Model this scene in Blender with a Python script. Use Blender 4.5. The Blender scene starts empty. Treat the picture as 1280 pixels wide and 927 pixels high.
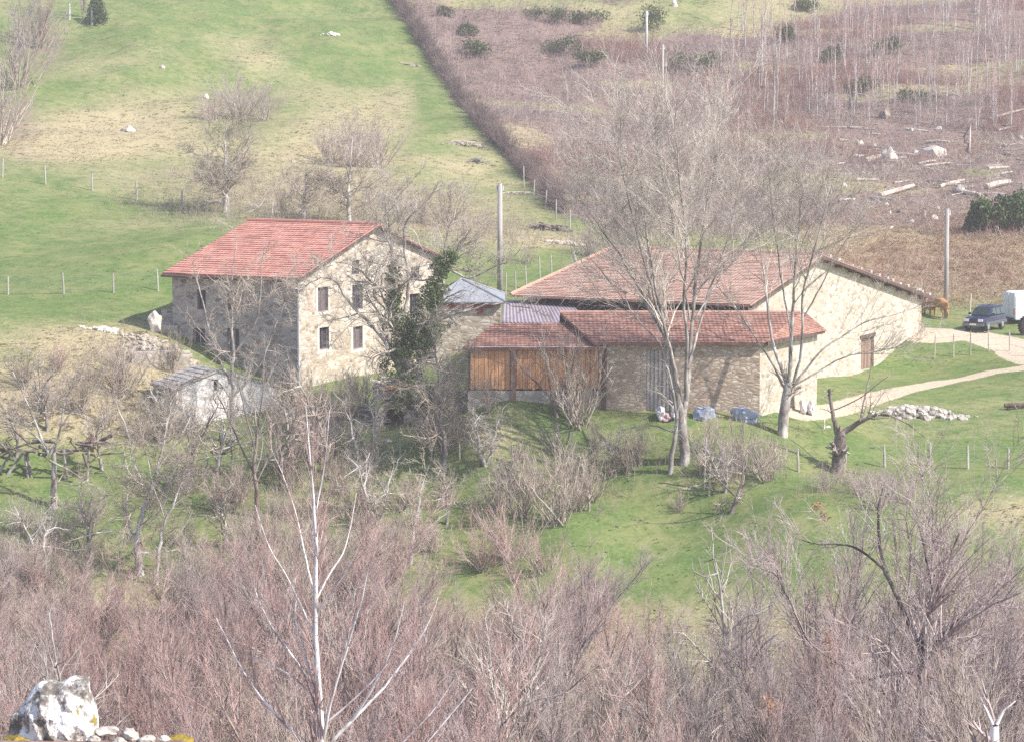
import bpy, bmesh, math, random
import numpy as np
from mathutils import Vector, Matrix
R = math.radians
HAZE = 0.00045
sc = bpy.context.scene
COL = sc.collection

# ------------------------------------------------------------------ camera, sky, sun, exposure
F = 3450.0                      # focal length in photo pixels (1280 wide)
PITCH = math.atan(363.5 / F)
cam_d = bpy.data.cameras.new('camera'); cam = bpy.data.objects.new('camera', cam_d); COL.objects.link(cam)
cam_d.sensor_width = 36.0; cam_d.lens = 36.0 * F / 1280.0
cam_d.clip_start = 0.5; cam_d.clip_end = 4000
cam.location = (0, 0, 0); cam.rotation_euler = (R(90) - PITCH, 0, 0)
sc.camera = cam
SUN_EL, SUN_AZ = R(44), R(-24)            # azimuth of the direction TO the sun, measured from +X
sun_dir = Vector((math.cos(SUN_EL) * math.cos(SUN_AZ), math.cos(SUN_EL) * math.sin(SUN_AZ), math.sin(SUN_EL)))
w = bpy.data.worlds.new('World'); sc.world = w; w.use_nodes = True
nt = w.node_tree; sky = nt.nodes.new('ShaderNodeTexSky'); sky.sky_type = 'NISHITA'; sky.sun_disc = False
sky.sun_elevation = SUN_EL; sky.sun_rotation = math.atan2(sun_dir.x, sun_dir.y)
sky.air_density = 1.0; sky.dust_density = 1.5
bg = nt.nodes['Background']; nt.links.new(sky.outputs[0], bg.inputs[0]); bg.inputs[1].default_value = 0.15
sl = bpy.data.lights.new('sun', 'SUN'); sl.energy = 4.4; sl.angle = R(0.6); sl.color = (1.0, 0.94, 0.86)
so = bpy.data.objects.new('sun', sl); COL.objects.link(so); so.rotation_euler = sun_dir.to_track_quat('Z', 'Y').to_euler()
sc.view_settings.view_transform = 'Standard'; sc.view_settings.look = 'None'
sc.view_settings.exposure = 0.64; sc.view_settings.gamma = 1.0; sc.view_settings.use_curve_mapping = False
cy = sc.cycles
cy.use_denoising = False; cy.max_bounces = 5; cy.diffuse_bounces = 2; cy.glossy_bounces = 2
cy.transmission_bounces = 2; cy.volume_bounces = 1; cy.transparent_max_bounces = 8
cy.use_adaptive_sampling = True; cy.adaptive_threshold = 0.01

# ------------------------------------------------------------------ pixels <-> places
FW = np.array((0, math.cos(PITCH), -math.sin(PITCH))); UP = np.array((0, math.sin(PITCH), math.cos(PITCH)))
def P(px, py, Y):
    d = FW + (463.5 - py) / F * UP + np.array(((px - 640) / F, 0, 0))
    return d * (Y / d[1])
def project(x, y, z):
    dep = y * FW[1] + z * FW[2]
    dep = np.where(np.abs(dep) < .1, .1, dep)
    return 640 + F * x / dep, 463.5 - F * (y * UP[1] + z * UP[2]) / dep

# ------------------------------------------------------------------ terrain height
ctl = []
def row(Y, *pp):
    for px, py in pp: ctl.append(P(px, py, Y))
for x in (-60, 0, 60): ctl += [np.array((x, -40, 2.)), np.array((x, 12, -4.2))]
ctl.append(np.array((0, 0, -1.75)))
row(36, (-300, 920), (0, 913), (130, 915), (270, 935), (420, 1000), (640, 1060), (960, 1060), (1280, 1060), (1600, 1060))
for x in (-45, -20, -8, 0, 8, 20, 45):
    ctl += [np.array((x, 52, -19.5)), np.array((x, 72, -25.5)), np.array((x, 98, -29.3)), np.array((x, 109, -28.2))]
row(118, (-200, 850), (0, 850), (320, 850), (640, 850), (960, 850), (1280, 850), (1500, 850))
for a in [(0,372,165),(150,368,166),(190,396,159),(-250,380,165),(-250,225,205),(0,225,205),(115,238,203),(228,258,198),(330,272,192),(420,285,188),
    (540,300,185),(0,300,185),(150,300,183),(250,300,178),(0,190,222),(150,190,228),(300,200,225),(450,200,235),(0,100,258),(200,100,262),
    (450,100,270),(-300,100,258),(0,0,290),(250,0,296),(500,0,300),(-300,0,290),(620,180,245),(640,250,212),(680,290,198),(720,310,190),(600,340,182),(650,350,176),
    (560,432,168),(640,420,164),(700,424,163),(450,475,157),(520,462,165),(600,432,163),(640,440,158),(545,495,150),(500,470,158),(800,0,310),(1000,0,315),(1280,0,318),(800,150,262),(1000,150,262),(1280,150,255),(1600,150,250),(800,230,228),
    (1000,230,226),(1280,230,222),(1000,310,200),(1200,310,200),(1280,300,200),(1600,300,200),(1180,398,186),(1230,414,181),(1280,413,181),(1600,410,181),(1280,430,174),(1200,425,175),
    (1160,440,172),(1153,461,170.5),(1021,478,160),(1280,465,163),(1100,490,157),(1280,500,154),(1150,520,150),(1280,540,146),(1600,540,146),(1047,592,139),(1280,590,139),
    (1160,590,139),(1000,640,131),(1280,640,131),(980,552,140.5),(855,578,138),(620,503,143.2),(680,508,143.2),(750,514,143.2),(850,519,143.2),(950,521,143.2),(1021,512,149),(1000,514,147),(700,590,140),(720,655,133),(850,660,134),(850,720,129),(640,740,129),
    (515,705,132),(553,595,140),(440,580,141),(300,600,139),(67,640,137),(175,725,131),(0,700,132),(320,655,135),(1000,720,127),(1280,720,126),(1600,720,126),
    (150,402,157),(0,425,151),(0,480,146.5),(120,475,147.5),(0,560,142),(100,585,141),(-250,480,146),(-250,600,140),
    (372,492,151.5),(225,538,145.5),(325,530,146.5),(215,408,156.5),(215,455,152),(490,529,146.5),(600,540,140.5),(700,540,141),(480,515,149),(420,500,152),(800,450,165),(900,450,165)]:
    ctl.append(P(*a))
for x in (-300, -150, 0, 150, 300): ctl += [np.array((x, 420, 32.)), np.array((x, 700, 85.))]
for s in (-1, 1):
    for y, z in ((60, -22), (100, -29), (140, -20), (180, -11), (240, -3), (320, 12)): ctl.append(np.array((s * 170., y, z)))
ctl = np.array(ctl); S = 60.0
CX, CY = ctl[:, 0] / S, ctl[:, 1] / S
def _k(r2): return np.where(r2 > 1e-12, r2 * np.log(np.maximum(r2, 1e-12)) * .5, 0)
n = len(ctl); A = np.zeros((n + 3, n + 3))
A[:n, :n] = _k((CX[:, None] - CX) ** 2 + (CY[:, None] - CY) ** 2) + np.eye(n) * 0.0006
A[:n, n] = 1; A[:n, n + 1] = CX; A[:n, n + 2] = CY; A[n:, :n] = A[:n, n:].T
W = np.linalg.solve(A, np.concatenate([ctl[:, 2], np.zeros(3)]))
rs = np.random.RandomState(5); LAT = rs.rand(256, 256)
def vnoise(x, y):
    xi = np.floor(x).astype(int); yi = np.floor(y).astype(int); fx = x - xi; fy = y - yi
    fx = fx * fx * (3 - 2 * fx); fy = fy * fy * (3 - 2 * fy)
    g = lambda a, b: LAT[a % 256, b % 256]
    return (g(xi, yi) * (1 - fx) + g(xi + 1, yi) * fx) * (1 - fy) + (g(xi, yi + 1) * (1 - fx) + g(xi + 1, yi + 1) * fx) * fy - .5
def H(x, y):
    x = np.asarray(x, float); y = np.asarray(y, float); sh = x.shape; x = x.ravel(); y = y.ravel(); out = np.empty(len(x))
    for i in range(0, len(x), 20000):
        a, b = x[i:i + 20000] / S, y[i:i + 20000] / S
        out[i:i + 20000] = _k((a[:, None] - CX) ** 2 + (b[:, None] - CY) ** 2) @ W[:n] + W[n] + W[n + 1] * a + W[n + 2] * b
    far = np.clip((y - 190) / 40, 0, 1)
    t = np.clip((y - 44) / 14, 0, 1); t = t * t * (3 - 2 * t)
    near = np.interp(y, [-60, 0, 15, 28, 34, 35.6, 37.2, 39, 44, 52, 60], [3, -1.75, -5.4, -8.5, -9.2, -8.72, -8.8, -9.8, -13, -19, -22]) - np.clip(x + 4.3, 0, 7) * .45 * np.clip((y - 5) / 25, 0, 1)
    out = np.where(y < 58, near * (1 - t) + out * t, out)
    out = np.where(out > 14, 14 + 18 * np.tanh((out - 14) / 18), out)
    far_ = np.clip((y - 205) / 30, 0, 1)
    out += vnoise(x / 17, y / 11 + 4) * far_ * 1.1
    out += vnoise(x / 9, y / 9) * (.25 + .9 * far) * np.clip((y - 40) / 20, 0, 1) + vnoise(x / 2.6 + 9, y / 2.6) * (.12 + .3 * far) + vnoise(x / .9, y / .9) * .07
    return out.reshape(sh)
def Hs(x, y): return float(H(np.array([x]), np.array([y]))[0])
_ys = np.arange(112, 340, .5)
def G(px, py, ymin=112):
    pts = np.array([P(px, py, Y) for Y in _ys if Y >= ymin]); h = H(pts[:, 0], pts[:, 1])
    for i in range(len(pts)):
        if pts[i, 2] <= h[i]: return Vector((pts[i, 0], pts[i, 1], h[i]))
    return Vector((pts[-1, 0], pts[-1, 1], h[-1]))
def GY(px, Y):
    z = -15.
    for _ in range(3):
        x = (px - 640) / F * (Y * FW[1] + z * FW[2]); z = Hs(x, Y)
    return Vector((x, Y, z))

# ------------------------------------------------------------------ object helpers
def tag(o, label=None, cat=None, group=None, kind=None):
    if label: o['label'] = label
    if cat: o['category'] = cat
    if group: o['group'] = group
    if kind: o['kind'] = kind
    return o
def empty(name, loc=(0, 0, 0), rz=0):
    o = bpy.data.objects.new(name, None); COL.objects.link(o); o.location = loc; o.rotation_euler = (0, 0, rz); o.empty_display_size = .3
    return o
def link(name, me, parent=None, loc=None):
    o = bpy.data.objects.new(name, me); COL.objects.link(o)
    if parent: o.parent = parent
    if loc is not None: o.location = loc
    return o
def copy_tree(o, parent=None):
    c = o.copy(); COL.objects.link(c); c.parent = parent
    for ch in list(o.children): copy_tree(ch, c)
    return c
def mesh_np(name, V, T, mat, smooth=False, uv=None, col=None, q=3):
    V = np.asarray(V, np.float32); T = np.asarray(T, np.int32)
    me = bpy.data.meshes.new(name); me.vertices.add(len(V)); me.vertices.foreach_set('co', V.ravel())
    me.loops.add(T.size); me.loops.foreach_set('vertex_index', T.ravel())
    me.polygons.add(len(T)); me.polygons.foreach_set('loop_start', np.arange(0, T.size, q, dtype=np.int32))
    me.update(calc_edges=True)
    if smooth: me.polygons.foreach_set('use_smooth', np.ones(len(T), bool))
    if col is not None:
        a = me.color_attributes.new('tone', 'FLOAT_COLOR', 'POINT'); c = np.ones((len(V), 4), np.float32); c[:, :col.shape[1]] = col; a.data.foreach_set('color', c.ravel())
    me.materials.append(mat); me.validate(); return me
class MB:
    """collects shapes into one mesh"""
    def __init__(s): s.v = []; s.f = []; s.uv = {}
    def poly(s, pts, uv=None):
        i = len(s.v); s.v += [tuple(p) for p in pts]; s.f.append(tuple(range(i, i + len(pts))))
        if uv: s.uv[len(s.f) - 1] = uv
    def hexa(s, b, t):
        i = len(s.v); s.v += [tuple(p) for p in b] + [tuple(p) for p in t]; m = len(b)
        s.f.append(tuple(reversed(range(i, i + m)))); s.f.append(tuple(range(i + m, i + 2 * m)))
        for k in range(m): s.f.append((i + k, i + (k + 1) % m, i + m + (k + 1) % m, i + m + k))
    def box(s, o, ax, ay, az, x0, x1, y0, y1, z0, z1):
        o = Vector(o); q = lambda x, y, z: o + ax * x + ay * y + az * z
        s.hexa([q(x0, y0, z0), q(x1, y0, z0), q(x1, y1, z0), q(x0, y1, z0)], [q(x0, y0, z1), q(x1, y0, z1), q(x1, y1, z1), q(x0, y1, z1)])
    def tube(s, pts, rad, sides=6):
        pts = [Vector(p) for p in pts]; rings = []
        for k, p in enumerate(pts):
            t = (pts[min(k + 1, len(pts) - 1)] - pts[max(k - 1, 0)]).normalized()
            a = t.orthogonal().normalized() if k == 0 else (a - t * a.dot(t)).normalized()
            b = t.cross(a); r = rad[k] if hasattr(rad, '__len__') else rad; i0 = len(s.v)
            for j in range(sides):
                an = 2 * math.pi * j / sides; s.v.append(tuple(p + (a * math.cos(an) + b * math.sin(an)) * r))
            rings.append(i0)
        for a0, b0 in zip(rings, rings[1:]):
            for j in range(sides): s.f.append((a0 + j, a0 + (j + 1) % sides, b0 + (j + 1) % sides, b0 + j))
        s.f.append(tuple(reversed(range(rings[0], rings[0] + sides)))); s.f.append(tuple(range(rings[-1], rings[-1] + sides)))
    def build(s, name, mat, parent=None, smooth=False, bevel=0):
        me = bpy.data.meshes.new(name); me.from_pydata(s.v, [], s.f); me.update()
        if s.uv:
            l = me.uv_layers.new(name='UVMap')
            for fi, uv in s.uv.items():
                p = me.polygons[fi]
                for li, c in zip(p.loop_indices, uv): l.data[li].uv = c
        if smooth: me.polygons.foreach_set('use_smooth', [True] * len(me.polygons))
        me.materials.append(mat); o = link(name, me, parent)
        if bevel:
            m = o.modifiers.new('bevel', 'BEVEL'); m.width = bevel; m.segments = 2; m.limit_method = 'ANGLE'
        return o
X, Yv, Z = Vector((1, 0, 0)), Vector((0, 1, 0)), Vector((0, 0, 1))

# ------------------------------------------------------------------ materials
def mat(name, rough=.9, spec=.2):
    m = bpy.data.materials.new(name); m.use_nodes = True; b = m.node_tree.nodes['Principled BSDF']
    b.inputs['Roughness'].default_value = rough; b.inputs['Specular IOR Level'].default_value = spec
    return m, m.node_tree, b
def N(nt, t, **kw):
    n = nt.nodes.new(t)
    for k, v in kw.items():
        if k.startswith('i_'): n.inputs[k[2:].replace('_', ' ')].default_value = v
        else: setattr(n, k, v)
    return n
def ramp(nt, fac, stops):
    r = N(nt, 'ShaderNodeValToRGB'); e = r.color_ramp.elements
    while len(e) < len(stops): e.new(.5)
    for el, (p, c) in zip(e, stops): el.position = p; el.color = (*c, 1)
    nt.links.new(fac, r.inputs[0]); return r.outputs[0]
def mix(nt, fac, a, b, mode='MIX'):
    m = N(nt, 'ShaderNodeMix', data_type='RGBA', blend_type=mode)
    for s, v in ((m.inputs[0], fac), (m.inputs[6], a), (m.inputs[7], b)):
        if hasattr(v, 'is_output'): nt.links.new(v, s)
        else: s.default_value = v if isinstance(v, (int, float)) else (*v, 1)
    return m.outputs[2]
def noise(nt, scale, detail=4, coord=None, rough=.6):
    n = N(nt, 'ShaderNodeTexNoise'); n.inputs['Scale'].default_value = scale; n.inputs['Detail'].default_value = detail; n.inputs['Roughness'].default_value = rough
    if coord is None: coord = N(nt, 'ShaderNodeTexCoord').outputs['Object']
    nt.links.new(coord, n.inputs['Vector']); return n.outputs['Fac']
def mapped(nt, scale, src='Object'):
    tc = N(nt, 'ShaderNodeTexCoord'); mp = N(nt, 'ShaderNodeMapping'); mp.inputs['Scale'].default_value = scale
    nt.links.new(tc.outputs[src], mp.inputs[0]); return mp.outputs[0]
def bump(nt, b, h, strength=.5, dist=.05):
    bn = N(nt, 'ShaderNodeBump'); bn.inputs['Strength'].default_value = strength; bn.inputs['Distance'].default_value = dist
    nt.links.new(h, bn.inputs['Height']); nt.links.new(bn.outputs[0], b.inputs['Normal'])
def simple(name, c1, c2, scale=3, rough=.9, spec=.2, metal=0, bmp=0):
    m, nt, b = mat(name, rough, spec); f = noise(nt, scale)
    nt.links.new(ramp(nt, f, [(.3, c1), (.7, c2)]), b.inputs['Base Color']); b.inputs['Metallic'].default_value = metal
    if bmp: bump(nt, b, f, bmp, .1)
    return m
def stone_mat(name, cols, mortar, size=.38, mort=.05, stain=(.2, .16, .12), lime=0):
    m, nt, b = mat(name, .95, .1)
    co = mapped(nt, (1 / size, 1 / size, 1.9 / size))
    dn = N(nt, 'ShaderNodeTexNoise', i_Scale=1.2, i_Detail=2.); nt.links.new(co, dn.inputs['Vector'])
    wv = N(nt, 'ShaderNodeVectorMath', operation='MULTIPLY_ADD'); wv.inputs[1].default_value = (.35, .35, .35)
    nt.links.new(dn.outputs['Color'], wv.inputs[0]); nt.links.new(co, wv.inputs[2])
    v = N(nt, 'ShaderNodeTexVoronoi', i_Scale=1.); nt.links.new(wv.outputs[0], v.inputs['Vector'])
    v2 = N(nt, 'ShaderNodeTexVoronoi', feature='DISTANCE_TO_EDGE', i_Scale=1.); nt.links.new(wv.outputs[0], v2.inputs['Vector'])
    sp = N(nt, 'ShaderNodeSeparateColor'); nt.links.new(v.outputs['Color'], sp.inputs[0])
    c = ramp(nt, sp.outputs[0], [(i / (len(cols) - 1), k) for i, k in enumerate(cols)])
    c = mix(nt, ramp(nt, v2.outputs['Distance'], [(mort * .5, (1, 1, 1)), (mort * 2, (0, 0, 0))]), c, mortar)
    big = noise(nt, .35, 5)
    c = mix(nt, ramp(nt, big, [(.52, (0, 0, 0)), (.72, (.75, .75, .75))]), c, stain)
    if lime:
        l = noise(nt, .5, 6, mapped(nt, (1, 1, 1.4)), .7)
        c = mix(nt, ramp(nt, l, [(lime, (0, 0, 0)), (lime + .08, (.9, .9, .9))]), c, (.66, .61, .52))
    nt.links.new(c, b.inputs['Base Color']); bump(nt, b, v2.outputs['Distance'], .7, .06)
    return m
def tile_mat(name, c1, c2, c3, course=.33, worn=.3):
    m, nt, b = mat(name, .85, .2)
    co = mapped(nt, (1, 1, 1), 'UV')
    br = N(nt, 'ShaderNodeTexBrick', offset=.5); br.inputs['Scale'].default_value = 1
    br.inputs['Brick Width'].default_value = .24; br.inputs['Row Height'].default_value = course; br.inputs['Mortar Size'].default_value = .02
    br.inputs['Color1'].default_value = (0, 0, 0, 1); br.inputs['Color2'].default_value = (1, 1, 1, 1); br.inputs['Mortar'].default_value = (.1, .1, .1, 1)
    nt.links.new(co, br.inputs['Vector'])
    c = ramp(nt, br.outputs['Color'], [(.0, c1), (.5, c2), (1, c3)])
    nn = noise(nt, .6, 6); c = mix(nt, ramp(nt, nn, [(.45, (0, 0, 0)), (.75, (worn * 2,) * 3)]), c, tuple(k * .55 + .02 for k in c1))
    n2 = noise(nt, 3.5, 3); c = mix(nt, ramp(nt, n2, [(.55, (0, 0, 0)), (.8, (.5, .5, .5))]), c, tuple(min(1, k * 1.35 + .03) for k in c3))
    nt.links.new(c, b.inputs['Base Color'])
    wv = N(nt, 'ShaderNodeTexWave', i_Scale=.66 / .24 * .5); nt.links.new(co, wv.inputs['Vector']); bump(nt, b, wv.outputs['Fac'], .5, .04)
    return m
def wood_mat(name, c1, c2, c3, scale=(3, 3, .25)):
    m, nt, b = mat(name, .85, .2); co = mapped(nt, scale); f = noise(nt, 1.6, 5, co)
    g = noise(nt, 9, 3, mapped(nt, (scale[0] * .6, scale[1] * .6, scale[2] * .5)))
    c = ramp(nt, f, [(.32, c1), (.5, c2), (.68, c3)]); c = mix(nt, ramp(nt, g, [(.45, (0, 0, 0)), (.7, (.6, .6, .6))]), c, c1)
    nt.links.new(c, b.inputs['Base Color']); bump(nt, b, f, .3, .02); return m
def bark_mat(name, c1, c2, c3, scale=2.5, rnd=.25):
    m, nt, b = mat(name, .95, .1); f = noise(nt, scale, 5, mapped(nt, (1, 1, .45)))
    c = ramp(nt, f, [(.34, c1), (.5, c2), (.64, c3)])
    oi = N(nt, 'ShaderNodeObjectInfo'); hs = N(nt, 'ShaderNodeHueSaturation')
    mr = N(nt, 'ShaderNodeMapRange'); mr.inputs[3].default_value = 1 - rnd; mr.inputs[4].default_value = 1 + rnd
    nt.links.new(oi.outputs['Random'], mr.inputs[0]); nt.links.new(mr.outputs[0], hs.inputs['Value']); nt.links.new(c, hs.inputs['Color'])
    nt.links.new(hs.outputs[0], b.inputs['Base Color']); return m
def tone_mat(name, stops, trans=0, rough=.8, up=False):
    """colour from the 'tone' attribute's red channel"""
    m, nt, b = mat(name, rough, .15); a = N(nt, 'ShaderNodeAttribute', attribute_name='tone'); sp = N(nt, 'ShaderNodeSeparateColor')
    nt.links.new(a.outputs['Color'], sp.inputs[0]); c = ramp(nt, sp.outputs[0], stops); nt.links.new(c, b.inputs['Base Color'])
    if up:
        cx = N(nt, 'ShaderNodeCombineXYZ'); cx.inputs[2].default_value = 1; nt.links.new(cx.outputs[0], b.inputs['Normal'])
    if trans:
        t = N(nt, 'ShaderNodeBsdfTranslucent'); nt.links.new(c, t.inputs[0]); ms = N(nt, 'ShaderNodeMixShader'); ms.inputs[0].default_value = trans
        nt.links.new(b.outputs[0], ms.inputs[1]); nt.links.new(t.outputs[0], ms.inputs[2]); nt.links.new(ms.outputs[0], nt.nodes['Material Output'].inputs[0])
    return m
M = dict(
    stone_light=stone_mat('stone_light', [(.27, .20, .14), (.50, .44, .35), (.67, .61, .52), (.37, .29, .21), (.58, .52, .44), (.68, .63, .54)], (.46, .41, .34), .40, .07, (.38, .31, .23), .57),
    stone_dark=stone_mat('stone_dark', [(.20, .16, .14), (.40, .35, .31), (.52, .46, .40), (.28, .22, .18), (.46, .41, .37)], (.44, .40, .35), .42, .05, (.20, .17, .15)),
    stone_tan=stone_mat('stone_tan', [(.30, .21, .15), (.54, .44, .33), (.66, .57, .45), (.38, .28, .20), (.60, .52, .42)], (.36, .29, .23), .34, .07, (.32, .23, .17)),
    stone_pale=stone_mat('stone_pale', [(.30, .24, .18), (.52, .47, .39), (.68, .63, .54), (.38, .31, .24), (.60, .55, .47), (.46, .40, .32)], (.46, .41, .34), .40, .07, (.42, .36, .28), .60),
    white_wash=simple('white_wash', (.62, .58, .56), (.84, .82, .80), 1.6, bmp=.4),
    plaster=simple('plaster', (.58, .54, .47), (.74, .70, .62), 2.5, bmp=.3),
    roof_new=tile_mat('roof_new', (.45, .20, .155), (.53, .26, .205), (.60, .33, .26), .33, .2),
    roof_old=tile_mat('roof_old', (.45, .28, .22), (.53, .35, .28), (.60, .42, .34), .28, .25),
    roof_rust=tile_mat('roof_rust', (.27, .14, .11), (.36, .19, .15), (.45, .27, .21), .4, .4),
    slate=simple('slate', (.22, .24, .28), (.34, .36, .40), 4, .6, .4),
    tin=simple('tin', (.26, .21, .24), (.38, .32, .35), 2, .6, .3),
    wood_orange=wood_mat('wood_orange', (.46, .23, .13), (.76, .38, .17), (.78, .50, .32)),
    wood_dark=wood_mat('wood_dark', (.07, .045, .04), (.12, .08, .07), (.18, .13, .11)),
    wood_grey=wood_mat('wood_grey', (.28, .25, .23), (.42, .39, .36), (.55, .52, .48)),
    wood_red=simple('wood_red', (.28, .08, .06), (.38, .13, .09), 4),
    shutter=simple('shutter', (.12, .10, .105), (.19, .155, .155), 5),
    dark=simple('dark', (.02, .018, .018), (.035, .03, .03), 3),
    metal=simple('metal', (.45, .45, .45), (.6, .6, .6), 3, .5, .4),
    wire=simple('wire', (.35, .36, .36), (.45, .46, .46), 3, .5, .4),
    concrete=simple('concrete', (.40, .39, .38), (.55, .54, .52), 3),
    post=wood_mat('post', (.30, .27, .24), (.45, .42, .38), (.60, .57, .52)),
    rock=simple('rock', (.24, .21, .19), (.62, .58, .52), 2.2, bmp=.5),
    rock_pale=simple('rock_pale', (.42, .38, .32), (.78, .74, .66), 2, bmp=.5),
    log=simple('log', (.36, .29, .24), (.62, .55, .48), 3),
    bark_grey=bark_mat('bark_grey', (.14, .12, .105), (.30, .27, .245), (.55, .53, .49)),
    bark_white=bark_mat('bark_white', (.20, .17, .15), (.52, .49, .46), (.72, .70, .67), 2.2, .08),
    bark_brown=bark_mat('bark_brown', (.10, .075, .065), (.20, .16, .14), (.34, .29, .26)),
    twig_grey=bark_mat('twig_grey', (.30, .26, .225), (.46, .41, .355), (.60, .55, .48), 1.5),
    twig_tan=bark_mat('twig_tan', (.28, .23, .19), (.44, .37, .305), (.58, .51, .43), 1.5),
    twig_red=bark_mat('twig_red', (.37, .235, .21), (.51, .35, .32), (.62, .48, .44), 1.2, .15),
    twig_mauve=bark_mat('twig_mauve', (.30, .235, .23), (.45, .365, .355), (.59, .51, .485), 1.2, .15),
    ivy=tone_mat('ivy', [(0, (.07, .11, .04)), (.6, (.14, .20, .08)), (1, (.26, .33, .15))], .3, .5),
    broom=tone_mat('broom', [(0, (.05, .075, .03)), (1, (.14, .17, .07))], .15),
    conifer=tone_mat('conifer', [(0, (.05, .085, .035)), (1, (.14, .19, .08))], .1),
    grass=tone_mat('grass', [(0, (.12, .17, .05)), (.35, (.20, .24, .09)), (.6, (.34, .31, .16)), (1, (.48, .41, .27))], .2, .9),
    rock_tan=simple('rock_tan', (.30, .25, .20), (.58, .52, .44), 2.4, bmp=.5), birch_bark=bark_mat('birch_bark', (.30, .27, .25), (.82, .80, .78), (.88, .87, .86), 2.0, .03), hedge_twig=bark_mat('hedge_twig', (.10, .075, .075), (.16, .12, .115), (.26, .20, .18), .8, .1),
    twig_hill=bark_mat('twig_hill', (.17, .125, .125), (.28, .215, .21), (.42, .345, .325), .8, .2), bracken_red=bark_mat('bracken_red', (.30, .18, .12), (.44, .30, .22), (.56, .43, .33), 1, .1), bark_dark=bark_mat('bark_dark', (.05, .04, .035), (.10, .08, .07), (.24, .21, .19), 1.5, .05), twig_russet=bark_mat('twig_russet', (.19, .10, .08), (.30, .17, .14), (.40, .27, .22), .8, .2), wood_brown=wood_mat('wood_brown', (.16, .10, .08), (.28, .18, .14), (.38, .27, .21)),
    leaf_dry=tone_mat('leaf_dry', [(0, (.36, .19, .11)), (1, (.58, .36, .22))], .3),
)

# ------------------------------------------------------------------ ground cover zones (where grass, dry grass, scrub soil and tracks lie)
def blob(px, py, cx, cy, rx, ry, v=1.): return v * np.exp(-(((px - cx) / rx) ** 2 + ((py - cy) / ry) ** 2) ** 1.3)
HX = [-200, 0, 130, 200, 265, 300, 330]; HV = [420, 492, 577, 640, 700, 755, 830]
def hedge_x(py): return np.interp(py, HX, HV)
TRACK = [[G(px, py) for px, py in pl] for pl in ([(1165, 421), (1200, 415), (1240, 424), (1290, 436)], [(1275, 441), (1300, 452)], [(1290, 459), (1240, 465), (1180, 477), (1130, 487), (1090, 498), (1045, 512), (990, 518)])]
TW = [2.3, 1.5, 1.0]
def seg_dist(x, y, a, b):
    dx, dy = b.x - a.x, b.y - a.y; t = np.clip(((x - a.x) * dx + (y - a.y) * dy) / (dx * dx + dy * dy + 1e-9), 0, 1)
    return np.hypot(x - a.x - t * dx, y - a.y - t * dy)
def zones(x, y, z):
    px, py = project(x, y, z); back = y > 112
    dry = .21 + vnoise(x / 14, y / 14) * .35 + vnoise(x / 5, y / 5) * .3
    for b in [(60, 180, 90, 22, .8), (110, 165, 90, 45, .4), (200, 150, 90, 45, .45), (330, 60, 70, 30, .45), (500, 125, 35, 30, .3), (300, 225, 170, 50, .5), (420, 150, 80, 60, .35), (480, 255, 180, 60, .35),
              (590, 200, 60, 40, .3), (110, 425, 90, 20, .65), (70, 500, 160, 60, .7), (180, 480, 90, 40, .6), (590, 545, 60, 28, .6), (700, 590, 80, 14, .35), (880, 605, 70, 12, .45), (930, 655, 120, 14, .4), (760, 700, 120, 14, .3),
              (1280, 640, 120, 22, .45), (1200, 330, 190, 45, .9), (1130, 300, 120, 50, .5), (1230, 545, 60, 12, .15), (160, 280, 60, 12, .2), (560, 300, 120, 60, .25), (690, 300, 50, 10, .5), (420, 20, 60, 12, .3), (1180, 505, 80, 10, .2)]:
        dry = dry + blob(px, py, *b)
    dry = dry + blob(px, py, 900, 15, 150, 30, .35) + blob(px, py, 640, 4, 130, 16, .3)
    dry = dry + np.where(back, np.clip((py - 735) / 60, 0, .45), .45)
    for b in [(80, 30, 60, 60, .1), (230, 90, 90, 20, -.2), (440, 60, 90, 60, -.4), (540, 130, 22, 60, -.4), (100, 210, 160, 14, -.1), (120, 320, 160, 60, -.22), (700, 340, 50, 22, -.5), (1200, 480, 110, 30, -.22), (1150, 570, 200, 24, -.35), (950, 565, 110, 22, -.3), (850, 690, 120, 30, -.3), (520, 565, 90, 22, -.35), (620, 585, 100, 12, -.2), (60, 610, 90, 40, -.3), (820, 525, 60, 10, -.2), (60, 385, 120, 14, -.2)]:
        dry = dry + blob(px, py, *b)
    sc_ = np.clip((px - hedge_x(py)) / 26, 0, 1) * np.clip((305 - py) / 40, 0, 1) * (y > 185)
    sc_ = sc_ * (1 - np.clip(blob(px, py, 900, 15, 130, 26, 1.2) + blob(px, py, 640, 4, 110, 12, 1.) + blob(px, py, 1230, 215, 55, 9, .6), 0, 1))
    dry = dry + sc_ * .5
    sc_ = sc_ * (1 - .55 * np.clip((vnoise(x / 12 + 3, y / 6) - .13) * 7, 0, 1))
    for b in [(50, 60, 60, 60, .5), (20, 150, 50, 60, .5), (300, 130, 90, 26, .5), (445, 190, 60, 40, .5), (620, 610, 60, 40, .2)]: sc_ = np.maximum(sc_, blob(px, py, *b))
    sc_ = np.maximum(sc_, blob(px, py, 1190, 335, 180, 50, .5)); sc_ = np.maximum(sc_, np.where(y > 112, blob(px, py, 620, 780, 900, 70, .35), 0))
    sc_ = np.where(y < 110, .75, sc_)
    tr = np.zeros_like(x)
    for pl, wd in zip(TRACK, TW):
        for a, b in zip(pl, pl[1:]): tr = np.maximum(tr, np.clip((wd - seg_dist(x, y, a, b)) / .8 + .5, 0, 1))
    tr = np.maximum(tr, blob(px, py, 850, 607, 40, 5, .6)); tr = np.maximum(tr, blob(px, py, 150, 445, 50, 12, .35))
    return np.clip(dry, 0, 1), np.clip(sc_, 0, 1), tr
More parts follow.
